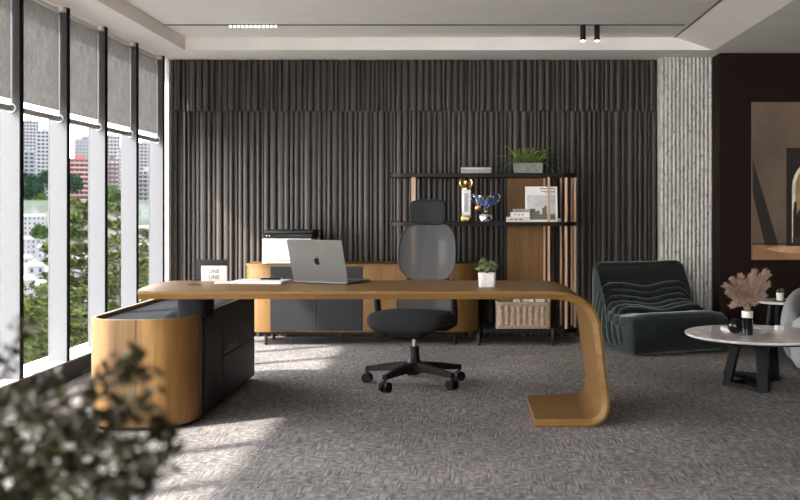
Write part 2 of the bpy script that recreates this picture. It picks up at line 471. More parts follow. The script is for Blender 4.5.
# ceiling fittings
v = thing('linear_downlight', 'row of tiny white lit lenses set in the black ceiling slot', 'ceiling light', (wx(253, 7.78), 7.778, TZ-.008))
MB().box(-.20, .20, -.016, .016, 0, .008).build('housing', 'black', v, smooth=False)
for i in range(12):
    x = -.185+.37*i/11
    MB().lathe([(.002, -.016), (.009, -.014), (.010, 0), (.001, .0005)], (x, 0, 0), 12).build('lens', 'ledlens', v)
for px, lab in ((583, 'left one of the two black cylinder ceiling spotlights'), (597, 'right one of the two black cylinder ceiling spotlights')):
    t = thing('ceiling_spotlight', lab, 'spotlight', (wx(px, 7.78), 7.78, 2.572), 0, 'black ceiling spotlights')
    MB().lathe([(.0205, 0), (.0225, .002), (.0225, .1285), (.018, .1285)], n=24).build('housing', 'black', t)
    MB().lathe([(.001, .0), (.017, -.001), (.017, -.004), (.012, -.007), (.001, -.008)], n=20).build('lens', emit('warm_spot_lens', (1, .9, .75), 6), t)
    l = bpy.data.lights.new('spot', 'SPOT'); l.energy = 6; l.spot_size = 1.2; l.spot_blend = .6; l.color = (1, .85, .68); l.shadow_soft_size = .02
    lo = bpy.data.objects.new('spot_lamp', l); COL.objects.link(lo); lo.parent = t; lo.location = (0, 0, -.014)

# big picture on the brown wall
pt = thing('wall_picture', 'large wall picture of a dim brown room with a lit archway', 'picture', (2.56, 8.50, wz(260, 8.47)))
PW, PH = 1.30, wz(102, 8.47)-wz(260, 8.47)
def painted(name, poly, y, m, **kw):
    # a painted area: thin plate on the canvas face
    b = MB(); X = Matrix(((1, 0, 0, 0), (0, 0, -1, 0), (0, 1, 0, 0), (0, 0, 0, 1)))
    b.prism(poly, -y, -y+.001, X); return b.build(name, m, pt, smooth=False)
pm = lambda n, a, var=.15, ns=3: plain(n, a, .6, var=var, nscale=ns)
MB().box(0, PW, -.028, -.002, 0, PH, bev=.002).build('canvas', pm('picture_brown_haze', (.135, .094, .066), .35, 1.6), pt, smooth=False)
def rc(x0, x1, z0, z1): return [(x0, z0), (x1, z0), (x1, z1), (x0, z1)]
def pic(y): return -y
painted('painted_floor', rc(.004, PW-.004, .004, .135), -.0290, pm('picture_floor_amber', (.34, .175, .09), .5, 2.2))
painted('painted_skirting', rc(.004, PW-.004, .135, .150), -.0292, pm('picture_skirting', (.045, .030, .022)))
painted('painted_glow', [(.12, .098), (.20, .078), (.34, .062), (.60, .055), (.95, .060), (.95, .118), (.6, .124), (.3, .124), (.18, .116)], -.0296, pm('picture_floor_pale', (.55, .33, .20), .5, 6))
painted('painted_shadow', [(.004, .90), (.004, .60), (.115, .13), (.235, .13)], -.0298, pm('picture_shadow_band', (.020, .013, .010)))
def arch(x0, x1, z0, zt, n=16):
    r_ = (x1-x0)/2; c_ = (x0+x1)/2
    return [(x0, z0), (x1, z0)]+[(c_+r_*math.cos(PI*i/n), zt-r_+r_*math.sin(PI*i/n)) for i in range(n+1)]
painted('painted_portal', rc(.305, .98, .125, 1.0), -.0294, pm('picture_portal_black', (.014, .010, .008)))
painted('painted_arch', arch(.355, .93, .155, .93), -.0302, pm('picture_arch_cream', (.95, .78, .58), .3, 5))
painted('painted_inner_arch', arch(.385, .90, .155, .90), -.0306, pm('picture_arch_ochre', (.36, .22, .12), .3, 5))
painted('painted_table', rc(.36, .93, .155, .205), -.0310, pm('picture_table_brown', (.05, .028, .018)))
painted('painted_chair', [(.365, .2), (.44, .2), (.44, .40), (.42, .46), (.40, .40), (.395, .52), (.375, .52), (.365, .42)], -.0312, pm('picture_chair_dark', (.018, .012, .010)))
# ---------------------------------------------------------------- desk
DZ, TH = .745, .044
desk = thing('office_desk', 'long oak desk whose top bends down into a curved slab leg', 'desk', (-.55, 5.55, 0))
def dl(x, y, z): return (x+.55, y-5.55, z)
# centre line of the bent slab in x,z
path = [(-1.87, DZ-TH/2), (-1.86, DZ-TH/2), (-1.845, DZ-TH/2), (-1.82, DZ-TH/2), (-1.79, DZ-TH/2), (-1.70, DZ-TH/2), (-1.2, DZ-TH/2), (-.6, DZ-TH/2), (0, DZ-TH/2), (.40, DZ-TH/2)]
yr = [(5.70, 5.80), (5.58, 5.86), (5.42, 5.895), (5.19+.10, 5.925), (5.19, 5.945), (5.19, 5.965)]+[(5.19, 5.97)]*4
A, B_, C_ = Vector((.46, DZ-TH/2)), Vector((.685, DZ-TH/2)), Vector((.72, .56))
def bez(p, q, s, n):
    return [((1-t)**2*p+2*t*(1-t)*q+t*t*s) for t in [i/n for i in range(n+1)]]
for v2 in bez(A, B_, C_, 12): path.append(tuple(v2)); yr.append((5.19, 5.97))
E, F_ = Vector((.768, .17)), Vector((.66, TH/2))
path.append((.745, .36)); yr.append((5.19, 5.95))
for v2 in bez(E, Vector((.788, TH/2+.004)), F_, 10): path.append(tuple(v2)); yr.append((5.19, 5.92))
path += [(.55, TH/2), (.383, TH/2)]; yr += [(5.19, 5.90), (5.19, 5.89)]
rings = []
for i, (x, z) in enumerate(path):
    a = Vector(path[max(i-1, 0)]); b = Vector(path[min(i+1, len(path)-1)]); d = (b-a).normalized(); nrm = Vector((-d.y, d.x))
    o = Vector((x, z))+nrm*TH/2; u = Vector((x, z))-nrm*TH/2; y0, y1 = yr[i]
    e = .014 if y1-y0 > .3 else .004
    m1 = Vector((x, z))+nrm*TH*.18
    rings.append([dl(o.x, y0+.004, o.y), dl(m1.x, y0, m1.y), dl(u.x, y0+e, u.y), dl(u.x, y1-e, u.y), dl(m1.x, y1, m1.y), dl(o.x, y1-.004, o.y)])
MB().loft(rings).build('bent_slab_top', 'oakx', desk, angle=40)
MB().box(*dl(-1.60, 0, 0)[:1], *dl(.50, 0, 0)[:1], -.22, .26, .688, .702, bev=.004).build('steel_under_frame', 'black', desk)
pr = prof_round_rect(-1.075, -.24, -.91, .04, .07)
MB().prism(pr, .578, .702).build('support_post', 'chartop', desk)
MB().lathe([(.044, 0), (.046, .003), (.036, .003), (.034, .001), (.001, .001)], (-1.60+.55, 5.636-5.55, DZ-.001), 28).build('cable_grommet', tag and 'bronze', desk)

# ---------------------------------------------------------------- cabinet under the desk
cab = thing('desk_cabinet', 'low oak cabinet with rounded end and charcoal side under the desk', 'cabinet', (-1.83, 5.93, 0))
X0, X1, Y0, Y1 = -.235, .345, -.84, .77
outer = prof_round_rect(X0, Y0, X1, Y1, (.20, .24, .06, .06), 12)
inner = prof_round_rect(X0+.022, Y0+.022, X1-.022, Y1-.022, (.18, .22, .045, .045), 12)
MB().ring_wall(outer, inner, .025, .60).build('oak_shell', 'oakz', cab)
MB().prism(inner, .03, .578).build('inset_top', 'chartop', cab)
MB().prism(prof_round_rect(X0+.03, Y0+.03, X1-.03, Y1-.03, (.17, .21, .04, .04), 12), 0, .03).build('plinth', 'black', cab)
MB().box(.065, .067, Y0-.0012, Y0+.02, .027, .598).build('panel_seam', 'black', cab, smooth=False)
MB().box(X1-.004, X1+.006, Y0+.25, Y1-.04, .03, .60, bev=.002).build('side_panel', 'char', cab, smooth=False)
for z0, z1, yy0, yy1 in ((.034, .594, -.52, -.18), (.034, .296, -.174, .71), (.302, .594, -.174, .71)):
    dr = MB().box(X1+.006, X1+.014, yy0, yy1, z0, z1, bev=.002).build('drawer_front', 'char', cab, smooth=False)
    if yy0 > -.2 and z0 > .2:
        for zz in (.318, .340):
            MB().box(X1+.0138, X1+.0152, -.12 if zz < .33 else -.06, .25 if zz < .33 else .20, zz, zz+.011).build('finger_slot', 'black', dr, smooth=False)
            MB().box(X1+.0138, X1+.0165, -.12 if zz < .33 else -.06, .25 if zz < .33 else .20, zz-.004, zz).build('slot_lip', 'greycase', dr, smooth=False)

# ---------------------------------------------------------------- things on the desk
eh = Vector((.914, -.407, 0)); nn = Vector((-.407, -.914, 0))
lap = thing('laptop', 'open grey aluminium laptop seen from behind on the oak desk', 'laptop', (-.69, 5.62, DZ+.003), math.atan2(-.407, .914))
# local: x along the hinge, right end at 0; -y is out behind the lid
LW, LD = .385, .27
MB().prism(prof_round_rect(-LW, 0, 0, LD, .014), .001, .0135).build('base', 'alum', lap, bevel=.002)
MB().prism(prof_round_rect(-LW+.03, .03, -.03, .135, .004), .0137, .0145).build('keyboard', 'black', lap, smooth=False)
for fx in (-LW+.03, -.03):
    for fy in (.03, LD-.03): MB().lathe([(.008, -.003), (.008, .002)], (fx, fy, 0), 12).build('rubber_foot', 'black', lap)
MB().tube([(-LW+.05, .004, .014), (-.05, .004, .014)], .005, 10).build('hinge', 'alumdark', lap)
tilt = Matrix.Translation((0, .004, .014)) @ Matrix.Rotation(math.radians(17), 4, 'X')
lidp = prof_round_rect(-LW, 0, 0, .262, (.006, .006, .014, .014))
up = Matrix(((1, 0, 0, 0), (0, 0, 1, 0), (0, 1, 0, 0), (0, 0, 0, 1)))
lid = MB().prism(lidp, -.006, 0, tilt @ up).build('lid', 'alum', lap, bevel=.0015)
MB().prism(prof_round_rect(-LW+.006, .008, -.006, .252, .008), 0, .0008, tilt @ up).build('screen', 'black', lid, smooth=False)
# bitten-fruit emblem on the lid
def emblem():
    P = [(0, .78), (.16, .86), (.36, .86), (.56, .74), (.66, .60), (.55, .50), (.47, .34), (.47, .16), (.56, -.02), (.70, -.12), (.64, -.32), (.52, -.56), (.38, -.76), (.24, -.85), (.12, -.82), (0, -.77),
         (-.12, -.82), (-.26, -.86), (-.42, -.74), (-.58, -.50), (-.69, -.20), (-.74, .10), (-.72, .40), (-.60, .66), (-.40, .82), (-.20, .86)]
    L = [(.02, .95), (.06, 1.14), (.20, 1.30), (.36, 1.36), (.35, 1.18), (.24, 1.02)]
    return P, L
sc = .026; cxm, czm = -LW/2, .126
P, L = emblem(); g = MB()
for Q in (P, L): g.prism([(cxm-x*sc*-1, czm+z*sc) for x, z in Q], -.0068, -.0055, tilt @ up)
g.build('lid_emblem', 'logo', lid, smooth=False)

nb = thing('notebook', 'thin white notebook lying on the desk left of the laptop', 'notebook', (-1.245, 5.80, DZ), math.radians(-7))
MB().box(-.155, .155, -.095, .105, 0, .012, bev=.001).build('pages', 'paper', nb, smooth=False)
MB().box(-.157, .157, -.097, .107, .012, .0135).build('cover', 'paper', nb, smooth=False)
ps = thing('paper_sheet', 'loose white paper sheet left of the white notebook', 'paper', (-1.455, 5.79, DZ), math.radians(12))
MB().box(-.07, .05, -.07, .10, 0, .0015).build('sheet', 'paper', ps, smooth=False)
pn = thing('black_pen', 'black pen resting on the white notebook', 'pen', (-1.185, 5.835, DZ+.0135), math.radians(-4))
MB().tube([(-.07, 0, .0075), (.045, 0, .0075), (.055, 0, .0075)], .0072, 10).build('barrel', 'black', pn)
MB().tube([(.055, 0, .0075), (.068, 0, .0075)], [.006, .0015], 10).build('tip', 'chrome', pn)
MB().box(-.068, -.025, -.0015, .0015, .0145, .0165).build('clip', 'chrome', pn)

bd = thing('black_board', 'black upright board at the back left of the desk', 'board', (wx(211, 5.94), 5.945, DZ))
X90 = Matrix.Rotation(math.radians(-6), 4, 'X')
MB().box(-.098, .098, -.006, .006, 0, .132, bev=.002, mat=X90).build('panel', 'leather', bd)
MB().box(-.03, .03, .004, .05, 0, .006).build('rear_foot', 'leather', bd)
sg = thing('sign_card', 'cream card block reading ONE LINE before the black board', 'sign', (wx(214.5, 5.90), 5.900, DZ))
MB().box(-.080, .080, -.011, .011, 0, .096, bev=.002).build('card_block', 'paper2', sg)
rx = Matrix.Rotation(PI/2, 4, 'X')
text_mesh('ONE', .033, 'lettering', 'ink', sg, Matrix.Translation((0, -.0115, .062)) @ rx)
text_mesh('LINE', .033, 'lettering', 'ink', sg, Matrix.Translation((0, -.0115, .026)) @ rx)

def succulent(name, label, loc, pw, ph, fh, n, seed, potm, round_pot=False):
    t = thing(name, label, 'plant', loc)
    if round_pot:
        MB().lathe([(pw*.40, 0), (pw*.42, .002), (pw*.5, ph), (pw*.44, ph), (pw*.42, ph-.01), (.001, ph-.01)]).build('pot', potm, t)
    else:
        b, o = pw*.46, pw*.5
        po = lambda h, z, r_: [(x, y, z) for x, y in prof_round_rect(-h, -h, h, h, r_, 5)]
        MB().loft([po(b*.94, 0, .01), po(b, .004, .012), po(o, ph-.003, .014), po(o*.97, ph, .014), po(o*.86, ph, .012), po(o*.84, ph-.012, .012)]).build('pot', potm, t)
    MB().lathe([(pw*.40, ph-.02), (pw*.40, ph-.008), (.002, ph-.004)], n=14).build('soil', 'soil', t)
    r_ = random.Random(seed); Lv = []
    for i in range(n):
        a = r_.uniform(0, 2*PI); q = math.sqrt(r_.random())*pw*.56
        cpos = Vector((q*math.cos(a), q*math.sin(a), ph-.004+r_.uniform(.2, .78)*fh*(1-.35*(q/(pw*.5))**2)))
        for k in range(9):
            d = (rdir(r_, -.1, 1)+Vector((math.cos(a), math.sin(a), .3))*.35).normalized()
            Lv.append((cpos, d, rdir(r_), r_.uniform(.15, .26)*fh, r_.uniform(.07, .11)*fh))
    link('foliage', leaf_mesh('foliage', Lv), 'succ', t, smooth=False)
    S_ = MB()
    for i in range(7):
        a = i*.9; S_.tube([(0, 0, ph-.02), (pw*.2*math.cos(a), pw*.2*math.sin(a), ph+fh*.4)], [.003, .002], 6)
    S_.build('stem', 'bark', t)
    return t
succulent('potted_succulent', 'small bushy green plant in a pale square pot on the desk', (wx(487, 5.49), 5.49, DZ), .100, .082, .100, 85, 3, 'potwhite')

# ---------------------------------------------------------------- office chair (local -y is its front)
ch = thing('office_chair', 'black mesh office chair with headrest behind the oak desk', 'chair', (-.345, 6.48, 0), math.radians(-20))
hub = MB(); hub.lathe([(.04, .07), (.055, .08), (.06, .135), (.04, .165), (.033, .22), (.033, .26)]).build('hub', 'black', ch)
MB().lathe([(.016, .24), (.016, .335)], n=16).build('gas_lift', 'chrome', ch)
c0 = math.radians(20)
for wxy in ((-.71, 6.55), (-.51, 6.21), (-.079, 6.26), (-.014, 6.63), (-.379, 6.81)):
    d = Vector((wxy[0]+.345, wxy[1]-6.48, 0)); d = Matrix.Rotation(c0, 3, 'Z') @ d
    d = d.normalized()*.335; u = d.normalized(); s = Vector((-u.y, u.x, 0))
    rg = []
    for t_, zz, hw, hh in ((.02, .125, .036, .038), (.09, .124, .032, .034), (.20, .116, .026, .027), (.30, .103, .021, .021), (.345, .099, .021, .019)):
        cpt = u*t_+Vector((0, 0, zz)); rg.append([cpt+s*hw+Vector((0, 0, -hh)), cpt+s*hw*.8+Vector((0, 0, hh*.7)), cpt-s*hw*.8+Vector((0, 0, hh*.7)), cpt-s*hw-Vector((0, 0, hh))])
    lg = MB().loft(rg).build('base_arm', 'black', ch, bevel=.004)
    ca = MB(); w0 = d+s*.0
    for sg_ in (-1, 1):
        cc = w0+s*sg_*.019
        ca.tube([cc-s*.012+Vector((0, 0, .033)), cc+s*.014+Vector((0, 0, .033))], .033, 20)
    ca.tube([w0-s*.02+Vector((0, 0, .030)), w0+s*.02+Vector((0, 0, .030))], .008, 8)
    ca.tube([w0+Vector((0, 0, .03)), w0+Vector((0, 0, .095))], .009, 8)
    ca.build('caster', 'black', lg)
# seat cushion: rounded super-ellipse pad with a waterfall front
def pad_rings(hw, hd, levels, ex=3.2, n=40, cy=0, drop=.0):
    R = []
    for z, k in levels:
        ring = []
        for i in range(n):
            a = 2*PI*i/n; ca_, sa_ = math.cos(a), math.sin(a)
            x = hw*k*math.copysign(abs(ca_)**(2/ex), ca_); y = hd*k*math.copysign(abs(sa_)**(2/ex), sa_)
            fz = -drop*max(0, -y/hd-.35)**2*2.2
            ring.append((x, y+cy, z+fz))
        R.append(ring)
    return R
MB().loft(pad_rings(.285, .25, ((.395, .55), (.397, .80), (.412, .93), (.44, 1), (.47, .985), (.488, .93), (.496, .80), (.498, .4)), cy=-.045, drop=.055)).build('seat', 'chairfab', ch, angle=180)
MB().box(-.11, .11, -.15, .13, .325, .40, bev=.02, seg=3).build('seat_mechanism', 'black', ch)
kn = MB().tube([(.10, .02, .352), (.20, .02, .350), (.235, .02, .350)], [.006, .006, .013], 10).build('height_lever', 'black', ch)
# mesh back panels
def back_panel(hw0, hw1, z0, z1, y0, lean, bow, ex=3.4, n=44, m=8):
    """rings shrink to the middle; front-concave shell"""
    V, F = [], []
    zc, hh = (z0+z1)/2, (z1-z0)/2
    def pt(x, z):
        return (x, y0+lean*(z-z0)-bow*(x/.24)**2, z)
    V.append(pt(0, zc))
    for j in range(1, m+1):
        k = j/m
        for i in range(n):
            a = 2*PI*i/n; ca_, sa_ = math.cos(a), math.sin(a)
            zz = math.copysign(abs(sa_)**(2/ex), sa_)*k; hw = hw0+(hw1-hw0)*(zz+1)/2
            V.append(pt(hw*k*math.copysign(abs(ca_)**(2/ex), ca_), zc+hh*zz))
    for i in range(n): F.append((0, 1+i, 1+(i+1) % n))
    for j in range(m-1):
        for i in range(n):
            a, b = 1+j*n+i, 1+j*n+(i+1) % n
            F.append((a, a+n, b+n, b))
    rim = V[-n:]
    me = bpy.data.meshes.new('back_mesh'); me.from_pydata(V, [], F); return me, rim
me, rim = back_panel(.222, .212, .69, 1.092, .245, .10, .055, ex=3.0)
up_ = link('back_mesh', me, 'chairmesh', ch, angle=180)
MB().tube(rim+[rim[0]], .006, 8, cap=False).build('back_rim', 'chairmesh', ch, angle=180)
me, rim = back_panel(.215, .205, .44, .665, .215, .08, .055)
link('lumbar_mesh', me, 'chairmesh', ch, angle=180)
MB().tube(rim+[rim[0]], .006, 8, cap=False).build('lumbar_rim', 'chairmesh', ch, angle=180)
MB().tube([(0, .10, .36), (0, .24, .38), (0, .29, .46), (0, .285, .62), (0, .29, .80), (0, .315, 1.02), (0, .315, 1.14)], [.03, .028, .024, .022, .02, .016, .014], 10).build('spine', 'black', ch, angle=180)
MB().tube([(-.16, .245, .70), (-.10, .262, .66), (0, .272, .655), (.10, .262, .66), (.16, .245, .70)], .011, 8).build('yoke', 'black', ch, angle=180)
hr = pad_rings(.142, .040, ((0, .30), (.003, .62), (.014, .85), (.035, .97), (.06, 1), (.12, 1), (.15, .97), (.17, .86), (.182, .62), (.185, .3)), ex=2.8)
hr = [[(x, y+.285-.02*(x/.12)**2*0+ (-.035)*(x/.13)**2, z+1.078) for x, y, z in rg] for rg in hr]
MB().loft(hr).build('headrest', 'chairfab', ch, angle=180)
MB().box(-.05, .05, .30, .335, 1.08, 1.16, bev=.01).build('headrest_bracket', 'black', ch)
for sx in (-1, 1):
    ar = MB().tube([(sx*.10, .06, .375), (sx*.22, .05, .385), (sx*.275, .04, .42), (sx*.285, .02, .50), (sx*.285, 0, .62), (sx*.285, -.01, .665)], [.02, .022, .024, .024, .023, .022], 12).build('armrest_post', 'black', ch, angle=180)
    MB().box(sx*.285-.042, sx*.285+.042, -.14, .12, .655, .685, bev=.013, seg=3).build('arm_pad', 'black', ar)
# ---------------------------------------------------------------- credenza against the wall
cr = thing('credenza', 'low oak credenza with rounded ends and charcoal doors along the ribbed wall', 'sideboard', (-.89, 8.50, 0))
CX0, CX1, CYF, CYB, CZ0, CZ1 = -1.055, 1.01, -.22, .22, .118, .692
out = prof_round_rect(CX0, CYF, CX1, CYB, (.21, .21, .03, .03), 12)
MB().prism(out, CZ0, CZ1).build('body', 'oakz', cr)
MB().prism(prof_round_rect(CX0-.006, CYF-.006, CX1+.006, CYB, (.21, .21, .03, .03), 12), CZ1, CZ1+.016).build('top', 'oakx', cr)
xa, xb, xc, xd = wx(270, 8.27)+.89, wx(317, 8.27)+.89, wx(363, 8.27)+.89, wx(415, 8.27)+.89
for a, b, m in ((xa, xb, 'char'), (xb, xc, 'char'), (xc, xd, 'oakz'), (xd, .79, 'oakz')):
    MB().box(a+.002, b-.002, CYF-.012, CYF+.004, CZ0+.012, CZ1-.004, bev=.0015).build('door', m, cr, smooth=False)
MB().box(CX0+.15, CX1-.15, CYF+.03, CYB-.03, CZ0-.025, CZ0).build('base_frame', 'black', cr, smooth=False)
for px, yy in ((266, 8.325), (455, 8.325)):
    x = wx(px, yy)+.89
    for y in (-.175, .17): MB().lathe([(.012, 0), (.014, .003), (.014, CZ0+.06 if y < 0 else CZ0), (.01, CZ0+.062 if y < 0 else CZ0)], (x, y, 0), 14).build('leg', 'bronze', cr)

# printer
prn = thing('printer', 'white printer with dark grey scanner lid on the credenza', 'printer', (-1.535, 8.50, CZ1+.016))
MB().box(-.24, .19, -.19, .19, .006, .225, bev=.008).build('body', 'whiteplastic', prn)
MB().box(-.235, .20, -.195, .19, .228, .265, bev=.008).build('scanner_bed', 'darkplastic', prn)
MB().box(-.225, .205, -.18, .19, .267, .297, bev=.010).build('document_feeder', 'darkplastic', prn)
MB().box(-.20, .16, -.1925, -.1895, .030, .034).build('tray_gap', 'darkplastic', prn, smooth=False)
MB().box(.06, .12, -.1935, -.1895, .115, .150, bev=.001).build('paper_handle', 'greycase', prn, smooth=False)
cpn = MB().box(-.225, -.02, -.199, -.194, .234, .260, bev=.001).build('control_panel', 'black', prn, smooth=False)
for i in range(2): MB().lathe([(.006, 0), (.006, .002)], (-.20+.025*i, 0, 0), 12, Matrix.Translation((0, -.199, .248)) @ Matrix.Rotation(PI/2, 4, 'X')).build('button', 'white', cpn)
for fx in (-.2, .15):
    for fy in (-.15, .15): MB().lathe([(.012, 0), (.012, .007)], (fx, fy, 0), 10).build('foot', 'black', prn)

bk = thing('pale_box', 'pale upright box with dark print on the credenza, seen through the chair mesh', 'box', (wx(443, 8.45), 8.45, CZ1+.016))
MB().box(-.035, .035, -.05, .05, 0, .20, bev=.002).build('carton', 'paper2', bk, smooth=False)
for i, (x0, x1, z) in enumerate(((-.02, .0, .04), (.005, .024, .05), (-.015, .01, .10))):
    MB().box(x0, x1, -.0512, -.0498, z, z+.03).build('print_mark', 'ink', bk, smooth=False)

# ---------------------------------------------------------------- open shelf unit
sh = thing('shelf_unit', 'black open shelf unit with oak back panel and slim bronze posts', 'shelf', (.16, 8.52, 0))
SYF, SYB = -.22, .20
def sx(px, Y=8.3): return wx(px, Y)-.16
ST0, ST1, SM0, SM1 = 1.470, 1.505, 1.043, 1.077
for z0, z1 in ((ST0, ST1), (SM0, SM1)):
    MB().prism(prof_round_rect(sx(388), SYF, sx(579), SYB, (.16, .16, .03, .03), 10), z0, z1).build('shelf_board', 'black', sh, bevel=.002)
MB().prism(prof_round_rect(.0, SYF, sx(579), SYB, (.02, .16, .02, .02), 10), .108, .143).build('shelf_board', 'black', sh, bevel=.002)
MB().box(sx(507, 8.62), sx(546, 8.62), .10, .125, .143, SM0).build('back_panel', 'oakdark', sh, smooth=False)
MB().box(sx(507, 8.62), sx(546, 8.62), .10, .125, SM1, ST0).build('back_panel', 'oakdark', sh, smooth=False)
for z0, z1 in ((CZ1+.017, SM0), (SM1, ST0)):
    MB().box(sx(411.2, 8.34), sx(415.6, 8.34), -.18, .10, z0, z1).build('side_post', 'postwood', sh, smooth=False)
for px, y in ((548.8, -.20), (566, -.19), (574.9, -.11), (544.4, .05), (560.8, .06), (571.6, .10)):
    X = sx(px, 8.52+y); h = .0105 if y < 0 else .007
    for z0, z1 in ((.143, SM0), (SM1, ST0)):
        MB().box(X-h, X+h, y-.012, y+.012, z0, z1).build('post', 'postwood', sh, smooth=False)
for px, y in ((552.5, -.19), (552.5, .16), (480, .16), (479, -.19)):
    MB().lathe([(.012, 0), (.014, .003), (.014, .15 if y < 0 and px > 500 else .108), (.010, .151 if y < 0 and px > 500 else .108)], (sx(px, 8.52+y), y-(.045 if y < 0 else 0), 0), 14).build('leg', 'bronze', sh)

def onshelf(px, Y, z, name, label, cat, group=None, rz=0): return thing(name, label, cat, (wx(px, Y), Y, z), rz, group)
t = onshelf(476, 8.42, ST1, 'grey_case', 'flat grey case lying on the top shelf left of the fern', 'case')
MB().box(-.132, .132, -.09, .09, 0, .052, bev=.003).build('case_body', 'greycase', t)
MB().box(-.134, .134, -.092, .092, .040, .046).build('lid_edge', 'paper2', t, smooth=False)
for i in range(6): MB().box(-.115+.018*i*(1+.1*i), -.106+.018*i*(1+.1*i), -.0912, -.0895, .018, .026).build('print_mark', 'ink', t, smooth=False)

# long concrete planter with fern
pl = onshelf(528.5, 8.40, ST1, 'planter_fern', 'bushy green fern in a long grey concrete planter on the top shelf', 'plant')
po = lambda hx, hy, z: [(x, y, z) for x, y in prof_round_rect(-hx, -hy, hx, hy, .02, 4)]
MB().loft([po(.120, .050, 0), po(.128, .056, .006), po(.134, .062, .086), po(.133, .061, .09), po(.118, .048, .09), po(.117, .047, .075)]).build('trough', 'concrete', pl)
MB().box(-.114, .114, -.044, .044, .060, .080).build('soil', 'soil', pl, smooth=False)
r = random.Random(12); Lv = []
for i in range(150):
    base = Vector((r.uniform(-.10, .10), r.uniform(-.035, .035), .08))
    a = r.uniform(0, 2*PI); el = r.uniform(.15, 1.35); ln = r.uniform(.15, .235)
    out_ = Vector((math.cos(a)*.95*math.cos(el)+base.x*2.2, math.sin(a)*.40*math.cos(el), math.sin(el)))
    prev = base; p_ = base.copy(); vel = out_*ln/10
    for k in range(1, 13):
        q = k/12
        p_ = p_+vel; vel = vel+Vector((0, 0, -.0022*(1.25-.45*math.sin(el))))
        if p_.z < .01: break
        d = (p_-prev).normalized(); s = d.cross(Vector((0, 0, 1))).normalized()
        for sg_ in (-1, 1):
            dd = (d*.55+s*sg_+Vector((0, 0, .25))).normalized()
            Lv.append((p_, dd, Vector((0, 0, 1)), .030*(1-.55*q)+.006, .016))
        prev = p_
link('fern_fronds', leaf_mesh('fern_fronds', Lv), 'fern', pl, smooth=False)

# trophies
t = onshelf(466.3, 8.38, SM1, 'tall_trophy', 'tall crystal column trophy with gold wreath top and gold base', 'trophy')
MB().box(-.046, .046, -.035, .035, 0, .058, bev=.003).build('base', 'gold', t)
MB().box(-.022, .022, -.0362, -.0345, .018, .036).build('plaque', 'paper2', t, smooth=False)
MB().box(-.040, .040, -.026, .026, .058, .285, bev=.006).build('crystal_column', 'crystal', t)
MB().box(-.018, .018, -.0275, -.0255, .09, .255).build('engraved_strip', 'greycase', t, smooth=False)
MB().lathe([(.044, .285), (.044, .296), (.018, .30), (.012, .315), (.02, .325), (.028, .345), (.020, .375), (.004, .385)]).build('finial', 'gold', t)
for s_ in (-1, 1):
    q = [(s_*(.014+.038*math.sin(a)), 0, .345-.040*math.cos(a)) for a in [PI*.08+PI*.86*i/12 for i in range(13)]]
    wb = MB(); wb.tube(q, [.003+.007*math.sin(PI*i/12) for i in range(13)], 8)
    for i in range(1, 12, 2): wb.ball((q[i][0]+s_*.006, 0, q[i][2]), (.006, .004, .012), 8, 6)
    wb.build('wreath', 'gold', t)

t = onshelf(485.5, 8.37, SM1, 'trophy_cup', 'silver trophy cup with curled handles hung with blue ribbons and a medal', 'trophy')
MB().lathe([(.060, 0), (.062, .004), (.062, .060), (.058, .068), (.035, .074)], n=28).build('base', 'silver', t)
MB().lathe([(.035, .074), (.022, .082), (.016, .10), (.026, .112), (.045, .125), (.072, .165), (.088, .205), (.094, .232), (.090, .233), (.07, .18), (.03, .13), (.001, .125)], n=32).build('bowl', 'silver', t)
MB().lathe([(.036, .072), (.040, .078), (.036, .084)], n=24).build('gold_band', 'gold', t)
for s_ in (-1, 1):
    q = [(s_*.060, 0, .150), (s_*.095, 0, .165), (s_*.122, 0, .195), (s_*.128, 0, .225), (s_*.115, 0, .242), (s_*.098, 0, .236), (s_*.100, 0, .220)]
    MB().tube(q, .0065, 8).build('handle', 'silver', t)
for k, (a0, a1, z0, z1) in enumerate(((200, 262, .232, .120), (345, 285, .236, .112), (215, 300, .19, .150), (330, 270, .165, .175), (300, 340, .24, .16))):
    q = []
    for i in range(13):
        u = i/12; a = math.radians(a0+(a1-a0)*u); z = z0+(z1-z0)*u+.02*math.sin(3*PI*u)
        rr_ = .052+.52*max(0, z-.12)*.8 if z > .11 else .05
        q.append((rr_*math.cos(a)*1.05, rr_*math.sin(a)*1.05-.008, z))
    b = MB(); b.loft([[(x, y, z-.012), (x*1.03, y*1.03-.003, z-.012), (x*1.03, y*1.03-.003, z+.012), (x, y, z+.012)] for x, y, z in q])
    b.build('ribbon', 'ribbon', t)
md = MB().tube([(-.085, -.045, .235), (-.080, -.066, .19), (-.068, -.070, .15)], .006, 6).build('medal_ribbon', 'pinkrib', t)
MB().lathe([(.024, -.003), (.027, -.0015), (.027, .0015), (.024, .003)], (0, 0, 0), 24, Matrix.Translation((-.066, -.074, .122)) @ Matrix.Rotation(PI/2, 4, 'X')).build('medal', 'gold', md)

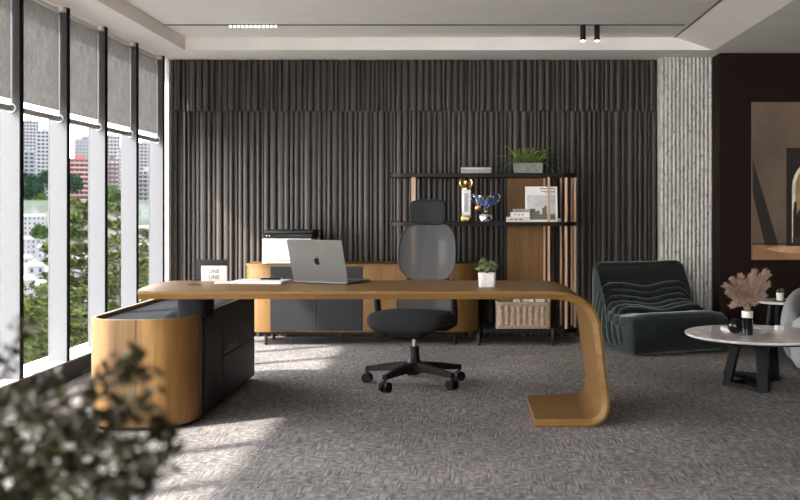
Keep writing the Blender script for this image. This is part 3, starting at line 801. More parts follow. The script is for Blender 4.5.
# books and magazine
specs = [(517.6, .205, .150, .044, 'cream book at the bottom of the small stack on the middle shelf', .0), (519.6, .165, .14, .040, 'pale book in the middle of the small stack on the middle shelf', .03), (521.2, .150, .13, .030, 'thin grey book on top of the small stack on the middle shelf', -.03)]
z = SM1
for i, (px, L, D, H, lab, rz) in enumerate(specs):
    t = onshelf(px, 8.43, z, 'book', lab, 'book', 'books stacked on the middle shelf', rz)
    MB().box(-L/2+.003, L/2-.003, -D/2+.003, D/2-.003, .003, H-.003).build('pages', 'paper2', t, smooth=False)
    cv = MB(); cv.box(-L/2, L/2, -D/2, D/2, 0, .003); cv.box(-L/2, L/2, -D/2, D/2, H-.003, H); cv.box(-L/2, L/2, -D/2, -D/2+.003, .003, H-.003)
    cv = cv.build('cover', ('paper2', 'paper', 'greycase')[i], t, smooth=False)
    for k in range(3): MB().box(-L*.35+k*L*.2, -L*.35+k*L*.2+L*.13, -D/2-.0007, -D/2, H*.4, H*.6).build('spine_lettering', 'ink', cv, smooth=False)
    z += H
t = onshelf(541.5, 8.37, SM1, 'magazine', 'white magazine with a city skyline cover leaning on the middle shelf', 'magazine')
t.rotation_euler = (math.radians(-7), 0, 0)
MW, MH = .285, .315
MB().box(-MW/2, MW/2, 0, .012, 0, MH, bev=.001).build('cover', 'paper', t, smooth=False)
sky = MB().box(-MW/2+.018, MW/2-.018, -.0012, .0005, .020, MH-.075).build('cover_photo', plain('cover_sky_print', (.52, .54, .56), .6, var=.2, nscale=9), t, smooth=False)
b = MB(); r = random.Random(5); x = -MW/2+.020
while x < MW/2-.03:
    ww = r.uniform(.012, .03); hh = r.uniform(.04, .10)+(.05 if .0 < x < .03 else 0)
    b.box(x, min(x+ww, MW/2-.019), -.0022, -.0010, .021, .021+hh); x += ww*.9
b.build('printed_skyline', plain('skyline_print', (.13, .115, .10), .6, var=.5, nscale=60), sky, smooth=False)
for i, (x0, x1, z0, z1) in enumerate(((-.01, .125, .292, .300), (.0, .125, .270, .277), (.03, .125, .256, .261))):
    b = MB(); x = x0; rr = random.Random(i)
    while x < x1:
        k = rr.uniform(.010, .024); b.box(x, min(x+k, x1), -.0010, .0004, z0, z1); x += k+.004
    b.build('cover_lettering', 'ink', t, smooth=False)
t = onshelf(545.6, 8.45, SM1, 'book', 'pale book lying flat behind the white magazine', 'book', 'books stacked on the middle shelf')
MB().box(-.11, .135, -.03, .11, 0, .030, bev=.002).build('pages', 'paper2', t, smooth=False)

# wicker basket with files
t = onshelf(522.5, 8.43, .1465, 'wicker_basket', 'rectangular beige wicker basket on the bottom shelf', 'basket')
BW, BD, BH = .455, .26, .222
def weave_side(L, H, nv, nh):
    pass
V, F = [], []
P = prof_round_rect(-BW/2, -BD/2, BW/2, BD/2, .025, 6)
dense = []
for i in range(len(P)):
    a, b = Vector(P[i]), Vector(P[(i+1) % len(P)]); m_ = max(1, int((b-a).length/.007))
    for k in range(m_): dense.append(a+(b-a)*k/m_)
N = len(dense); rows = 40; per = 0; acc = [0]
for i in range(1, N): acc.append(acc[-1]+(dense[i]-dense[i-1]).length)
for j in range(rows+1):
    zz = BH*j/rows
    for i in range(N):
        nd = (dense[(i+1) % N]-dense[i-1]).normalized(); nrm = Vector((nd.y, -nd.x))
        mid = .16 < j/rows < .90
        u = acc[i]*2*PI/.052; v_ = j*PI/2
        off = (.0042*math.cos(u)+.0016*math.cos(v_)*math.copysign(1, math.cos(u))) if mid else (.003*math.cos(v_)+.004)
        if j/rows > .94 or j/rows < .05: off = .008
        q = dense[i]+nrm*off; V.append((q.x, q.y, zz))
for j in range(rows):
    for i in range(N): F.append((j*N+i, j*N+(i+1) % N, (j+1)*N+(i+1) % N, (j+1)*N+i))
me = bpy.data.meshes.new('woven_side'); me.from_pydata(V, [], F)
link('woven_side', me, 'wicker', t, angle=180, solid=.006)
MB().tube([(x*1.0, y*1.0, BH) for x, y in P]+[(P[0][0], P[0][1], BH)], .009, 8, cap=False).build('rim', 'wicker', t)
MB().box(-BW/2+.01, BW/2-.01, -BD/2+.01, BD/2-.01, .001, .02).build('bottom', 'wicker', t, smooth=False)
for i, (px, w_) in enumerate(((516.5, .05), (525, .035), (530.5, .035), (539.5, .07))):
    f = onshelf(px, 8.42, .166, 'white_folder', ('leftmost', 'second from left', 'third from left', 'widest')[i]+' white folder standing in the wicker basket', 'folder', 'white folders in the basket')
    MB().box(-w_/2, w_/2, -.09, .09, 0, .226+.005*(i % 2), bev=.002).build('sleeve', 'paper', f, smooth=False)
    for k in range(int(w_/.017)): MB().box(-w_/2+.004+k*.017, -w_/2+.011+k*.017, -.0915, -.089, .206, .224).build('tab', 'greycase', f, smooth=False)
# ---------------------------------------------------------------- quilted floor chair
# local: -y is the front; profile goes bottom-front -> up the front -> seat -> crease -> back -> top -> down behind
lg = thing('lounge_chair', 'low dark green velvet lounge chair with deep soft pleats', 'armchair', (1.655, 8.13, 0), math.radians(21)); lg.scale = (.90, 1, 1)
def catmull(P, n):
    out_ = []
    for i in range(len(P)-1):
        p0, p1, p2, p3 = (Vector(P[max(0, min(len(P)-1, i+k))]) for k in (-1, 0, 1, 2))
        for k in range(n):
            t_ = k/n
            out_.append(.5*((2*p1)+(-p0+p2)*t_+(2*p0-5*p1+4*p2-p3)*t_*t_+(-p0+3*p1-3*p2+p3)*t_**3))
    out_.append(Vector(P[-1])); return out_
def catmull3(P, n):
    out_ = []
    for i in range(len(P)-1):
        p0, p1, p2, p3 = (Vector(P[max(0, min(len(P)-1, i+k))]) for k in (-1, 0, 1, 2))
        for k in range(n):
            t_ = k/n
            out_.append(.5*((2*p1)+(-p0+p2)*t_+(2*p0-5*p1+4*p2-p3)*t_*t_+(-p0+3*p1-3*p2+p3)*t_**3))
    out_.append(Vector(P[-1])); return out_
prof = [(-.30, .008), (-.36, .03), (-.405, .12), (-.415, .22), (-.39, .305), (-.32, .350), (-.20, .345), (-.08, .330), (.05, .325), (.15, .345), (.20, .40), (.228, .47), (.25, .56), (.265, .64), (.285, .69), (.325, .712), (.36, .69), (.375, .63), (.385, .45), (.38, .25), (.35, .06), (.30, .008)]
C = catmull(prof, 9); NP = len(C)
cen = Vector((.02, .20))
NU = 64; HW = .455
V, F = [], []
us = []
# body stations, then side caps that contract the ring to a spine
stations = []
for i in range(NU+1):
    u = -1+2*i/NU; stations.append((u*HW, 1.0))
cap_n = 10
left = []
for i in range(1, cap_n+1):
    a = .5*PI*i/cap_n; left.append((HW+.034*math.sin(a), 1-.07*(1-math.cos(a)) if i < 7 else 1-.07*(1-math.cos(.5*PI*7/cap_n))-(i-6)*.13))
full = [(-x, k) for x, k in left[::-1]]+stations+left
def pleat(s, u):
    """soft ridges along the crease (s = arc parameter 0..1)"""
    s0, s1 = .30, .53
    if not s0 < s < s1: return 0
    e = math.sin(PI*(s-s0)/(s1-s0))**.5
    return .020*e*(abs(math.sin(PI*(s-s0)/(s1-s0)*5.0+.35*math.cos(u*PI)))**.6-.45)
for ix, (x, k) in enumerate(full):
    u = max(-1, min(1, x/HW)); ed = abs(u)
    for j, p in enumerate(C):
        s = j/(NP-1)
        q = cen+(p-cen)*k
        a, b = C[max(0, j-1)], C[min(NP-1, j+1)]; d = (b-a).normalized(); nr = Vector((-d.y, d.x))
        amp = pleat(s, u)*(1 if k > .45 else k)
        q = q+nr*amp
        z = q.y; y = q.x
        # sag of seat and crease in the middle, seat slopes off at edges, back tufted horizontally
        if .22 < s < .55:
            w_ = math.sin(PI*(s-.22)/.33); z -= .028*w_*(1-u*u)
        if .12 < s < .40: z -= .035*ed**4*math.sin(PI*(s-.12)/.28)
        if .56 < s < .60: y += .006*math.sin(PI*(s-.56)/.04)
        if s < .30: y += .05*ed**3*math.sin(PI*min(1, s/.3))
        # belly out of the sides low down, narrower waist on back
        xx = x*(1+.045*math.sin(PI*min(1, max(0, z)/.36)) if z < .36 else 1+.01*min(1, (z-.36)/.25))
        # pleats running down the sides
        if ed > .80 and .04 < z < .40:
            f_ = (ed-.80)/.20*math.sin(PI*(z-.04)/.36)
            xx += math.copysign(.014*f_*(abs(math.sin(y*34+2.2*z))**.7-.5)*2, x)
        n_ = noise.noise(Vector((x*5, y*5, z*5)))*.006
        V.append((xx, y, max(.004, z+n_)))
W = len(full)
for i in range(W-1):
    for j in range(NP-1):
        a = i*NP+j; F.append((a, a+NP, a+NP+1, a+1))
    a = i*NP; F.append((a+NP-1, a+2*NP-1, a+NP, a))
F.append(tuple(range(NP))); F.append(tuple(range((W-1)*NP, W*NP))[::-1])
me = bpy.data.meshes.new('pleated_body'); me.from_pydata(V, [], F)
bm_ = bmesh.new(); bm_.from_mesh(me); bmesh.ops.recalc_face_normals(bm_, faces=bm_.faces); bm_.to_mesh(me); bm_.free()
link('pleated_body', me, 'velvet', lg, angle=180)
# soft rolls that run across the crease and down both sides
rolls = MB()
for j, (yj, zj, ys, rr_) in enumerate(((.222, .520, .27, .032), (.208, .462, .19, .036), (.178, .408, .10, .038), (.120, .366, .01, .038), (.040, .345, -.08, .036), (-.05, .340, -.17, .031))):
    P_ = []
    for sg_ in (-1, 1):
        side = [(sg_*.455, ys, .035), (sg_*.50, ys+.005, .11), (sg_*0.505, ys*.8+yj*.2, .20), (sg_*.478, ys*.45+yj*.55, zj-.10), (sg_*.440, yj+.004, zj-.030), (sg_*.37, yj+.006, zj+.004), (sg_*.22, yj+.002, zj-.002)]
        P_ += side if sg_ < 0 else [(0, yj-.012, zj-.030)]+side[::-1]
    pts = catmull3(P_, 6); n = len(pts)
    rolls.tube(pts, [rr_*(.72+.28*min(1, 4*min(i, n-1-i)/n))*(1+.05*math.sin(i*1.3+j)) for i in range(n)], 12)
rolls.build('pleat_rolls', 'velvet', lg, angle=180)
# rolled top edge and seams
MB().tube([(-.475+.95*i/20, .318, .702-.004*math.sin(PI*i/20)) for i in range(21)], [.016]+[.030]*19+[.016], 12).build('top_roll', 'velvet', lg, angle=180)
MB().tube([(-.40+.80*i/24, -.392+.05*abs(-1+2*i/24)**3, .302-.02*abs(-1+2*i/24)**4) for i in range(25)], .006, 8).build('front_piping', 'velvet', lg, angle=180)

# ---------------------------------------------------------------- round coffee table
ct = thing('coffee_table', 'low round coffee table with pale marble top and black slab legs', 'table', (1.985, 6.45, 0))
MB().lathe([(.455, .328), (.478, .336), (.482, .345), (.480, .350), (.001, .350)], n=72).build('marble_top', 'marble', ct, angle=25)
MB().lathe([(.30, .312), (.44, .318), (.458, .329), (.001, .329)], n=64).build('top_underside', 'black', ct)
feet = {'a': (1.776, 6.44), 'b': (1.90, 6.87), 'c': (1.945, 6.19), 'd': (2.16, 6.63)}
for k, (x, y) in feet.items():
    f = Vector((x-1.985, y-6.45, 0)); tp = Vector((f.x*.72+.012, f.y*.62, .316))
    dirv = Vector((.62, 1.0, 0)).normalized() if k in 'ab' else Vector((.55, 1.0, 0)).normalized()
    s = Vector((1, -.25, 0)).normalized()*(.034 if k in 'cd' else .026); e = dirv*.028
    b = MB(); b.loft([[f-s-e, f+s-e, f+s+e, f-s+e], [tp-s*1.15-e, tp+s*1.15-e, tp+s*1.15+e, tp-s*1.15+e]]); b.build('leg', 'black', ct, bevel=.003)
for p_, q_ in (('a', 'c'), ('a', 'd'), ('b', 'd'), ('b', 'c')):
    a = Vector((*feet[p_], 0))-Vector((1.985, 6.45, 0)); b2 = Vector((*feet[q_], 0))-Vector((1.985, 6.45, 0))
    d = (b2-a).normalized(); s = Vector((-d.y, d.x, 0))*.022; z_ = Vector((0, 0, .026))
    MB().loft([[a-s, a+s, a+s+z_, a-s+z_], [b2-s, b2+s, b2+s+z_, b2-s+z_]]).build('floor_bar', 'black', ct, bevel=.003)

TZC = .350
va = thing('cylinder_vase', 'black cylinder vase with a broad white rim band on the coffee table', 'vase', (wx(747.3, 6.36), 6.36, TZC))
MB().lathe([(.001, .001), (.034, 0), (.037, .003), (.037, .118), (.037, .1182)], n=32).build('body', 'ceramicblack', va)
MB().lathe([(.0372, .118), (.0374, .158), (.036, .160), (.032, .160), (.031, .120), (.001, .118)], n=32).build('rim_band', 'ceramicwhite', va)
vs = thing('round_vase', 'glossy black ball vase beside the cylinder vase on the coffee table', 'vase', (wx(735.6, 6.42), 6.42, TZC))
b = MB(); pr_ = [(.001, .001)]
for i in range(2, 27):
    a = -PI/2+PI*i/28; pr_.append((.054*math.cos(a), .054+.054*math.sin(a)))
pr_ += [(.012, .1075), (.010, .106), (.010, .08), (.001, .08)]
b.lathe(pr_, n=36).build('ball', 'ceramicblack', vs)
bo = thing('book', 'flat white book lying behind the black vases on the coffee table', 'book', (wx(742, 6.60), 6.60, TZC), math.radians(4))
MB().box(-.118, .118, -.07, .085, .003, .015).build('pages', 'paper2', bo, smooth=False)
cv = MB(); cv.box(-.121, .121, -.073, .088, 0, .003); cv.box(-.121, .121, -.073, .088, .015, .018); cv.box(-.121, .121, .085, .088, .003, .015); cv.build('cover', 'paper', bo, smooth=False)
co = thing('white_box', 'little square white box on the far right of the coffee table', 'box', (wx(779, 6.62), 6.62, TZC), .1)
MB().box(-.024, .024, -.024, .024, 0, .030, bev=.002).build('lid_box', 'paper', co, smooth=False)

# dried pampas
pg = thing('pampas_bunch', 'bunch of dusty pink dried pampas plumes in the cylinder vase', 'dried flowers', (wx(747.3, 6.36), 6.36, TZC+.121))
zb = TZC+.121
tips = [(724, 285), (731, 279), (739, 276), (747.5, 277.5), (753, 279), (757, 272.5), (762, 271.5), (766.5, 274), (767, 284), (762, 294), (733, 305.5), (727.5, 292), (736, 296), (745, 284), (759, 283), (742, 290), (752, 289)]
r = random.Random(8)
for i, (px, py) in enumerate(tips):
    yy = r.uniform(-.09, .09)
    tip = Vector((wx(px, 6.36)-pg.location.x, yy, wz(py, 6.36)-zb)); base = Vector((r.uniform(-.016, .016), r.uniform(-.016, .016), 0))
    up3 = Vector((tip.x*.25, tip.y*.25, tip.z*.72 if tip.z > .13 else tip.z+.05))
    cpts = [((1-t_)**2)*base+2*t_*(1-t_)*up3+t_*t_*tip for t_ in [k/16 for k in range(17)]]
    stem = MB().tube(cpts[:13], [.0022]*13, 5)
    Lv = []
    for k in range(7, 17):
        d = (cpts[min(k+1, 16)]-cpts[k-1]).normalized(); q = (k-6)/10
        wdt = .030*math.sin(PI*min(1, .22+.80*q))**.8+.004
        for m_ in range(44):
            a = rdir(r); a = (a-d*a.dot(d)).normalized(); off = r.uniform(-.5, .5)
            o = cpts[k]+(cpts[k]-cpts[k-1])*off+a*wdt*r.uniform(0, .55)
            dd = (d*.85+a*.75+Vector((0, 0, -.18*q))).normalized()
            Lv.append((o, dd, rdir(r), r.uniform(.018, .036), .0027))
    plm = link('plume', leaf_mesh('plume', Lv), 'pampas', pg, smooth=False)
    stem.build('stem', 'stem', plm)

# side table with small pot
stt = thing('side_table', 'small round white side table on a dark column behind the coffee table', 'table', (2.525, 7.62, 0))
MB().lathe([(.18, .440), (.194, .448), (.195, .458), (.192, .460), (.001, .460)], n=48).build('table_top', 'marble', stt, angle=25)
for k, a in enumerate((200, 320, 80)):
    a = math.radians(a); c_, s_ = math.cos(a), math.sin(a)
    MB().tube([(.15*c_, .15*s_, .012), (.085*c_, .085*s_, .442)], [.018, .020], 10).build('leg', 'char', stt)
MB().lathe([(.06, .432), (.12, .440), (.001, .441)], n=24).build('top_hub', 'char', stt)
sp = succulent('potted_cactus', 'tiny green plant in a white cup on the white side table', (wx(780, 7.55), 7.55, .463), .060, .064, .050, 22, 5, 'ceramicwhite', True)
dz = MB().lathe([(.001, -.0028), (.046, -.003), (.052, .003), (.050, .006), (.044, .001), (.001, .0)], n=24).build('saucer', 'char', sp)

# round armchair, cut by the right edge
ac = thing('tub_armchair', 'rounded light grey boucle armchair cut by the right edge', 'armchair', (2.80, 7.05, 0), math.radians(8))
rings = []
NA = 48
for i in range(NA+1):
    a = math.radians(-10+178*i/NA); k = math.sin(PI*i/NA)**.55
    h = .36+.26*k; ro, ri = .43+.02*k, .30
    ring = []
    for (rr_, zz) in ((ro-.08, .045), (ro-.01, .14), (ro+.006, .28), (ro-.004, h-.09), (ro-.035, h-.022), (ro-.07, h), (ri+.03, h-.02), (ri+.005, h-.07), (ri, .30), (ri, .06)):
        ring.append((rr_*math.cos(a), rr_*math.sin(a)*.96, zz))
    rings.append(ring)
MB().loft(rings).build('shell', 'greyfab2', ac, angle=70, subsurf=1)
MB().loft(pad_rings(.405, .37, ((.02, .80), (.03, .92), (.08, .99), (.18, 1.03), (.29, 1.02), (.36, .96), (.395, .82), (.405, .5)), ex=2.4, cy=-.12)).build('seat_cushion', 'greyfab', ac, angle=180)
MB().lathe([(.26, 0), (.28, .006), (.28, .05), (.001, .05)], n=32).build('plinth', 'black', ac)
# ---------------------------------------------------------------- foreground shrub
fs = thing('potted_shrub', 'dark leafy potted shrub close to the camera at the lower left', 'plant', (-.80, 1.42, 0))
MB().lathe([(.13, 0), (.14, .01), (.175, .36), (.18, .38), (.165, .38), (.16, .34), (.001, .34)], n=36).build('pot', 'concrete', fs)
MB().lathe([(.155, .32), (.155, .345), (.001, .35)], n=24).build('soil', 'soil', fs)
r = random.Random(21)
Bq = [([(-40, 470), (20, 425), (75, 395), (118, 372), (140, 362)], 1.35, 90, .030), ([(-40, 500), (40, 452), (95, 420), (135, 408), (168, 432)], 1.28, 70, .026),
      ([(-40, 520), (30, 470), (85, 446), (125, 448), (150, 462)], 1.22, 100, .034), ([(-30, 540), (20, 500), (70, 480), (115, 478), (138, 490)], 1.30, 100, .036),
      ([(-50, 450), (-8, 395), (8, 362), (18, 338), (30, 322)], 1.40, 26, .030), ([(-60, 520), (-10, 455), (22, 430), (50, 420), (72, 424)], 1.25, 90, .040),
      ([(-50, 480), (-10, 430), (14, 405), (34, 392), (60, 384)], 1.45, 70, .036), ([(-60, 560), (0, 505), (30, 490), (60, 500), (90, 510)], 1.2, 100, .042),
      ([(40, 452), (80, 412), (104, 392), (122, 384), (150, 380)], 1.33, 22, .022)]
for pts, Y, nl, spread in Bq:
    P3 = []
    base = Vector((r.uniform(-.04, .04), r.uniform(-.04, .04), .34))
    P3.append(base)
    for i, (px, py) in enumerate(pts):
        yy = Y+.05*math.sin(i*1.7+Y*9)
        P3.append(Vector((wx(px, yy), yy, wz(py, yy)))-fs.location)
    if pts[0][0] > 0: P3.pop(0)
    C = catmull([tuple(p) for p in P3], 6) if False else []
    out_ = []
    for i in range(len(P3)-1):
        p0, p1, p2, p3 = (P3[max(0, min(len(P3)-1, i+k))] for k in (-1, 0, 1, 2))
        for k in range(6):
            t_ = k/6; out_.append(.5*((2*p1)+(-p0+p2)*t_+(2*p0-5*p1+4*p2-p3)*t_*t_+(-p0+3*p1-3*p2+p3)*t_**3))
    out_.append(P3[-1]); n = len(out_)
    bo_ = MB().tube(out_, [.006-.0046*i/(n-1) for i in range(n)], 6).build('branch', 'bark', fs, angle=180)
    Lv = []
    for k in range(int(nl*(2.5 if pts[0][1] >= 500 else 1.5))):
        i = int(n*(.30+.70*r.random()**.8)) if len(pts) == 5 else r.randrange(n)
        i = min(n-1, i); q = out_[i]+rdir(r)*spread*r.uniform(.15, 1)
        d = (rdir(r)+(out_[min(n-1, i+1)]-out_[max(0, i-1)]).normalized()*.8).normalized()
        Lv.append((q, d, rdir(r, .1), r.uniform(.016, .029), r.uniform(.009, .015)))
    link('leaves', leaf_mesh('leaves', Lv), 'shrub', bo_, smooth=False)

# ---------------------------------------------------------------- the town below the window
GZ = -25.0
g = MB(); g.box(-900, -3.3, -60, 1200, GZ-.5, GZ)
struct(g.build('town_ground', 'ground', smooth=False))
def hill_z(Y): return GZ+31*max(0, min(1, (Y-545)/45))
h = MB(); h.loft([[(-900, 545, GZ), (-900, 590, GZ+31), (-900, 1195, GZ+31), (-900, 1195, GZ)], [(-100, 545, GZ), (-100, 590, GZ+31), (-100, 1195, GZ+31), (-100, 1195, GZ)]])
struct(h.build('town_hill', 'ground', smooth=False))
rt = random.Random(77)
def building(px0, px1, pyt, Y, dep, m, label, floors=0, name='street_building', group='apartment blocks of the town', win='bglass', balcony=None, cols=0, penthouse=True):
    Y = Y*7.2; dep = dep*2.0; floors = 60
    x0, x1 = wx(px0, Y), wx(px1, Y); zt = wz(pyt, Y); W_ = x1-x0; H_ = zt-GZ
    th = math.atan2(-(x0+x1)/2, Y)
    t = thing(name, label, 'building', ((x0+x1)/2, Y, GZ), th, group)
    MB().box(-W_/2, W_/2, 0, dep, 0, H_).build('walls', m, t, smooth=False)
    MB().box(-W_/2-.15, W_/2+.15, -.15, dep+.15, H_, H_+.5).build('parapet', m, t, smooth=False)
    if penthouse: MB().box(-W_*.2, W_*.15, dep*.3, dep*.7, H_+.5, H_+3.5).build('roof_hut', m, t, smooth=False)
    for f in range(floors):
        fh = 3.2; z = H_-(f+1)*fh
        if z < H_*.12: break
        b = MB()
        nc = max(2, int(W_/2.9))
        for c_ in range(nc):
            xx = -W_/2+W_*(c_+.5)/nc; ww = W_/nc*.36
            b.box(xx-ww, xx+ww, -.12, .05, z+.8, z+2.5)
        nd = max(1, int(dep/4))
        for c_ in range(nd):
            yy = dep*(c_+.5)/nd; b.box(W_/2-.05, W_/2+.12, yy-.9, yy+.9, z+.8, z+2.5)
        b.build('window_row', win, t, smooth=False)
        if balcony:
            MB().box(-W_/2, W_/2, -1.3, 0, z+.05, z+.95).build('balcony', balcony, t, smooth=False)
    return t
building(14, 58, 92, 170, 20, 'bblue', 'blue glass tower behind the white towers', 14, win='bglass', cols=6)
building(20, 38.5, 121, 128, 14, 'bwhite', 'plain white tower at the left of the view, under the second blind', 12, cols=3)
building(37.5, 53, 131, 112, 14, 'bwhite', 'white tower with grey window rows right of the plain white one', 12, balcony=None, cols=4)
building(24, 34, 152, 104, 9, 'bgrey', 'grey narrow block before the plain white tower', 9, cols=2)
building(69, 83, 126, 150, 12, 'bgrey', 'pale grey tower behind the slate block', 12, cols=4)
building(75, 97, 139, 122, 14, 'bdark', 'slate grey block with a window grid above the red brick block', 11, win='bwhite', cols=6)
building(66, 93, 159, 92, 12, 'bred', 'red brick apartment block with pale balconies', 9, balcony='bpink', cols=5)
building(106, 118.5, 160, 96, 11, 'bbrown', 'brown brick apartment block beside the striped white tower', 9, balcony='bbrown', win='bwhite', cols=3)
building(103, 120, 136, 116, 14, 'bwhite', 'white tower rising behind the brown brick block', 13, cols=3)
building(117.5, 128, 150, 108, 10, 'bwhite', 'white tower with dark stripes right of the brown brick block', 11, win='bdark', cols=1)
building(137, 154, 143, 122, 14, 'bwhite', 'white tower at the right end of the view by the ribbed wall', 13, cols=4)
building(139, 156, 171, 98, 10, 'bwhite', 'low white block with grey balconies at the right end of the view', 8, balcony='bgrey', cols=3)
building(161, 170, 150, 130, 12, 'bwhite', 'white block seen in the last gap beside the ribbed wall', 10, cols=2)
def house(px0, px1, pyt, Y, dep, m, rm, label):
    Y = min(500, 18.5*FP/(pyt-CY)) if pyt > 225 else 535
    x0, x1 = wx(px0, Y), wx(px1, Y); zt = wz(pyt, Y); W_ = x1-x0; H_ = zt-GZ
    th = math.atan2(-(x0+x1)/2, Y)+rt.uniform(-.25, .25)
    t = thing('town_house', label, 'house', ((x0+x1)/2, Y, GZ), th, 'small houses of the town')
    MB().box(-W_/2, W_/2, 0, dep, 0, H_).build('walls', m, t, smooth=False)
    MB().loft([[(-W_/2-.3, -.3, H_), (W_/2+.3, -.3, H_), (W_/2+.3, dep+.3, H_), (-W_/2-.3, dep+.3, H_)], [(-W_/2+.4, dep*.45, H_+1.1), (W_/2-.4, dep*.45, H_+1.1), (W_/2-.4, dep*.55, H_+1.1), (-W_/2+.4, dep*.55, H_+1.1)]]).build('roof', rm, t, smooth=False)
    n_ = max(2, int(W_/2.2))
    for f in range(max(1, int(H_/2.7))):
        for c_ in range(n_):
            xx = -W_/2+W_*(c_+.5)/n_
            MB().box(xx-.38, xx+.38, -.06, .05, H_-2.0-f*2.7, H_-.8-f*2.7).build('window', 'bglass', t, smooth=False)
hs = [(22, 40, 239, 62, 7, 'bwhite', 'bwhite', 'white house with a pale flat roof in the first gap'), (38, 52, 247, 60, 7, 'bwhite', 'roofgrey', 'white house with a grey roof right of the pale roofed one'),
      (14, 30, 258, 52, 6, 'bwhite', 'roofgrey', 'grey roofed house low on the left of the view'), (28, 44, 266, 50, 6, 'bwhite', 'bwhite', 'white house below the grey roofed ones'),
      (34, 54, 285, 42, 6, 'bwhite', 'roofred', 'white house with a faded red roof'), (20, 34, 280, 44, 5, 'bwhite', 'roofgrey', 'little grey roofed house left of the red roof'),
      (20, 44, 216, 88, 8, 'bwhite', 'roofgrey', 'grey roofed hall below the dark trees'), (70, 92, 262, 46, 6, 'bwhite', 'roofgrey', 'white house half hidden by the near conifer'),
      (104, 126, 258, 48, 6, 'bwhite', 'roofgrey', 'white house behind the conifer branches'), (138, 158, 246, 60, 7, 'bwhite', 'roofgrey', 'white house behind the rightmost conifer'),
      (104, 124, 280, 40, 5, 'bwhite', 'bwhite', 'low white shed seen through the conifer branches'), (136, 156, 228, 76, 8, 'bwhite', 'roofgrey', 'pale house above the green court')]
for a in hs: house(*a)
# trees
def crown_tree(px, py, Y, rad, m, label, seed, nclump=70, per=34, leaf=.42, name='leafy_tree', hk=.9, group='leafy trees of the town', name_far=True):
    r_ = random.Random(seed)
    gz = GZ
    if name_far:
        Y = 552+(Y-50)*3.2 if py < 215 else min(470, 13.5*FP/(py-CY)); gz = hill_z(Y); rad = rad*2.3*(1 if py < 215 else Y/590); leaf *= 3.2
    X = wx(px, Y); zt = wz(py, Y); th_ = zt-gz; cz = th_-rad*hk
    t = thing(name, label, 'tree', (X, Y, gz), 0, group)
    MB().tube([(0, 0, 0), (.1, 0, th_*.35), (0, .1, cz+rad*.3)], [.28, .2, .08], 8).build('trunk', 'bark', t, angle=180)
    for i in range(4):
        a = i*1.6+.3; MB().tube([(0, 0, cz-rad*.6), (.5*rad*math.cos(a), .5*rad*math.sin(a), cz+rad*.1)], [.10, .03], 6).build('limb', 'bark', t)
    Lv = []
    for c_ in range(nclump):
        d = rdir(r_, -.75); q = Vector((d.x*rad, d.y*rad, cz+d.z*rad*hk))*1; q = Vector((d.x*rad*r_.uniform(.55, 1), d.y*rad*r_.uniform(.55, 1), cz+d.z*rad*hk*r_.uniform(.6, 1)))
        cr_ = rad*r_.uniform(.16, .30)
        for k in range(per):
            e = rdir(r_); Lv.append((q+e*cr_*r_.uniform(.5, 1), (e+rdir(r_)*.6).normalized(), (e+Vector((0, 0, .6))).normalized(), leaf*r_.uniform(.7, 1.3), leaf*.6))
    link('crown', leaf_mesh('crown', Lv), m, t, smooth=False); return t
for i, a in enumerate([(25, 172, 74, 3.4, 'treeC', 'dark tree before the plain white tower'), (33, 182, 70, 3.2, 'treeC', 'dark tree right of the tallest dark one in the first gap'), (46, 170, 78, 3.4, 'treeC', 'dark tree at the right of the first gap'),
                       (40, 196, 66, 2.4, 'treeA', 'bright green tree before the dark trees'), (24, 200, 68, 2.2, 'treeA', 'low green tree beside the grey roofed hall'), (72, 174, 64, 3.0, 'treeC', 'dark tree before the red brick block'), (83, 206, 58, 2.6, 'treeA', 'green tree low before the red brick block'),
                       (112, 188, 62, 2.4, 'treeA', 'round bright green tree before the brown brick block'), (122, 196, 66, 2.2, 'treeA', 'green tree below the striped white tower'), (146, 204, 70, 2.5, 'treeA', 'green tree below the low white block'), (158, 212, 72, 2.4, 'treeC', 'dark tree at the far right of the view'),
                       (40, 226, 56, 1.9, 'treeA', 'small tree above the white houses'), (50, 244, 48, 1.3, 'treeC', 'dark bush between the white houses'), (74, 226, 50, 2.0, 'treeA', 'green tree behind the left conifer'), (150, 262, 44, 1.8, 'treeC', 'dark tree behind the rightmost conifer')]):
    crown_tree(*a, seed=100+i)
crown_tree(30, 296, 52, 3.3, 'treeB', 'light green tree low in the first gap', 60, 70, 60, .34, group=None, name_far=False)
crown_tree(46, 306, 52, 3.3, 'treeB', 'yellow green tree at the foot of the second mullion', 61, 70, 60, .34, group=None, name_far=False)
crown_tree(4, 300, 52, 3.3, 'treeB', 'light green tree at the left edge of the picture', 62, 60, 60, .34, group=None, name_far=False)
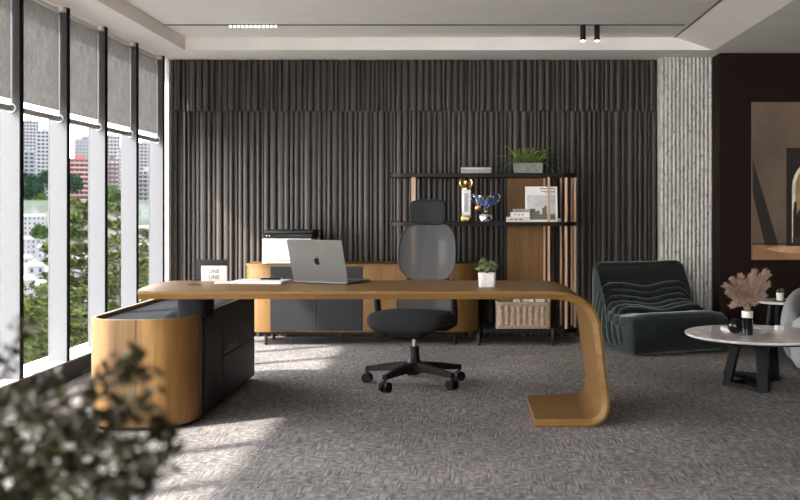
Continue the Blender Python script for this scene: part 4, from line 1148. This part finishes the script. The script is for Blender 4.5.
def conifer(px, py, Y, rad, label, seed, tiers=20):
    r_ = random.Random(seed); X = wx(px, Y); zt = wz(py, Y); H_ = zt-GZ
    t = thing('conifer_tree', label, 'tree', (X, Y, GZ), 0, 'layered conifers close outside the window')
    MB().tube([(0, 0, 0), (.05, .02, H_*.5), (0, 0, H_-.4)], [.34, .2, .03], 8).build('trunk', 'bark', t, angle=180)
    bb = MB(); Lv = []
    for k in range(tiers):
        q = k/(tiers-1); z = H_-13+12.8*q; R_ = rad*(1.0-max(0, q-.35)**1.6*1.75)
        nb_ = 8 if q < .8 else 6
        for j in range(nb_):
            a = j*2*PI/nb_+k*1.1+r_.uniform(-.2, .2); ln = max(.5, R_*r_.uniform(.7, 1.15)); d = Vector((math.cos(a), math.sin(a), 0))
            zj = z+r_.uniform(-.15, .15)
            pth = [Vector((0, 0, zj)), Vector((0, 0, zj))+d*ln*.5+Vector((0, 0, .12)), Vector((0, 0, zj))+d*ln+Vector((0, 0, -.12+.3*q))]
            bb.tube(pth, [.05, .03, .01], 5)
            s = Vector((-d.y, d.x, 0))
            for m_ in range(int(42*ln)+14):
                u = r_.uniform(.12, 1); o = pth[0].lerp(pth[2], u)+Vector((0, 0, .16*math.sin(PI*u)))+s*r_.uniform(-1, 1)*ln*.30*(1.1-u*.6)+Vector((0, 0, r_.uniform(-.04, .14)))
                dd = (d*r_.uniform(.2, 1)+s*r_.uniform(-.9, .9)+Vector((0, 0, r_.uniform(-.1, .7)))).normalized()
                Lv.append((o, dd, (Vector((0, 0, 1))+rdir(r_)*.6).normalized(), r_.uniform(.25, .50), .15))
    bb.build('branches', 'bark', t, angle=180)
    link('needles', leaf_mesh('needles', Lv), 'treeB', t, smooth=False)
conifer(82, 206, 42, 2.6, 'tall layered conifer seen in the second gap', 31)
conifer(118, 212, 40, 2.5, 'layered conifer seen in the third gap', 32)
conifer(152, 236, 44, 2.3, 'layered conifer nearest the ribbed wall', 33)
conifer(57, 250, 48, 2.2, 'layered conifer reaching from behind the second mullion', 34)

# ---------------------------------------------------------------- camera and light
cam = bpy.data.cameras.new('camera'); co_ = bpy.data.objects.new('camera', cam); COL.objects.link(co_)
co_.location = (0, 0, EYE); co_.rotation_euler = (PI/2, 0, 0)
cam.sensor_width = 36; cam.lens = FP/800*36
cam.shift_x = (400-CX)/800; cam.shift_y = -(250-CY)/800
cam.clip_start = .05; cam.clip_end = 1000
cam.dof.use_dof = True; cam.dof.focus_distance = 7.6; cam.dof.aperture_fstop = 3.0
S.camera = co_

sun = bpy.data.lights.new('sun', 'SUN'); sun.energy = SUN_E; sun.angle = math.radians(2.2); sun.color = (1, .95, .88)
so = bpy.data.objects.new('sun', sun); COL.objects.link(so)
so.rotation_euler = Vector(SUN_D).to_track_quat('-Z', 'Y').to_euler()
wd = bpy.data.worlds.new('sky'); S.world = wd; wd.use_nodes = True
nt = wd.node_tree; bg = nt.nodes['Background']
tc = nt.nodes.new('ShaderNodeTexCoord'); sp_ = nt.nodes.new('ShaderNodeSeparateXYZ'); rp = nt.nodes.new('ShaderNodeValToRGB')
nt.links.new(tc.outputs['Generated'], sp_.inputs[0]); nt.links.new(sp_.outputs['Z'], rp.inputs[0]); nt.links.new(rp.outputs[0], bg.inputs[0])
e = rp.color_ramp.elements; e[0].position = 0; e[0].color = (1, .968, .935, 1); e[1].position = .7; e[1].color = (.76, .82, .93, 1)
bg.inputs[1].default_value = SKY_E
S.view_settings.exposure = EXPO
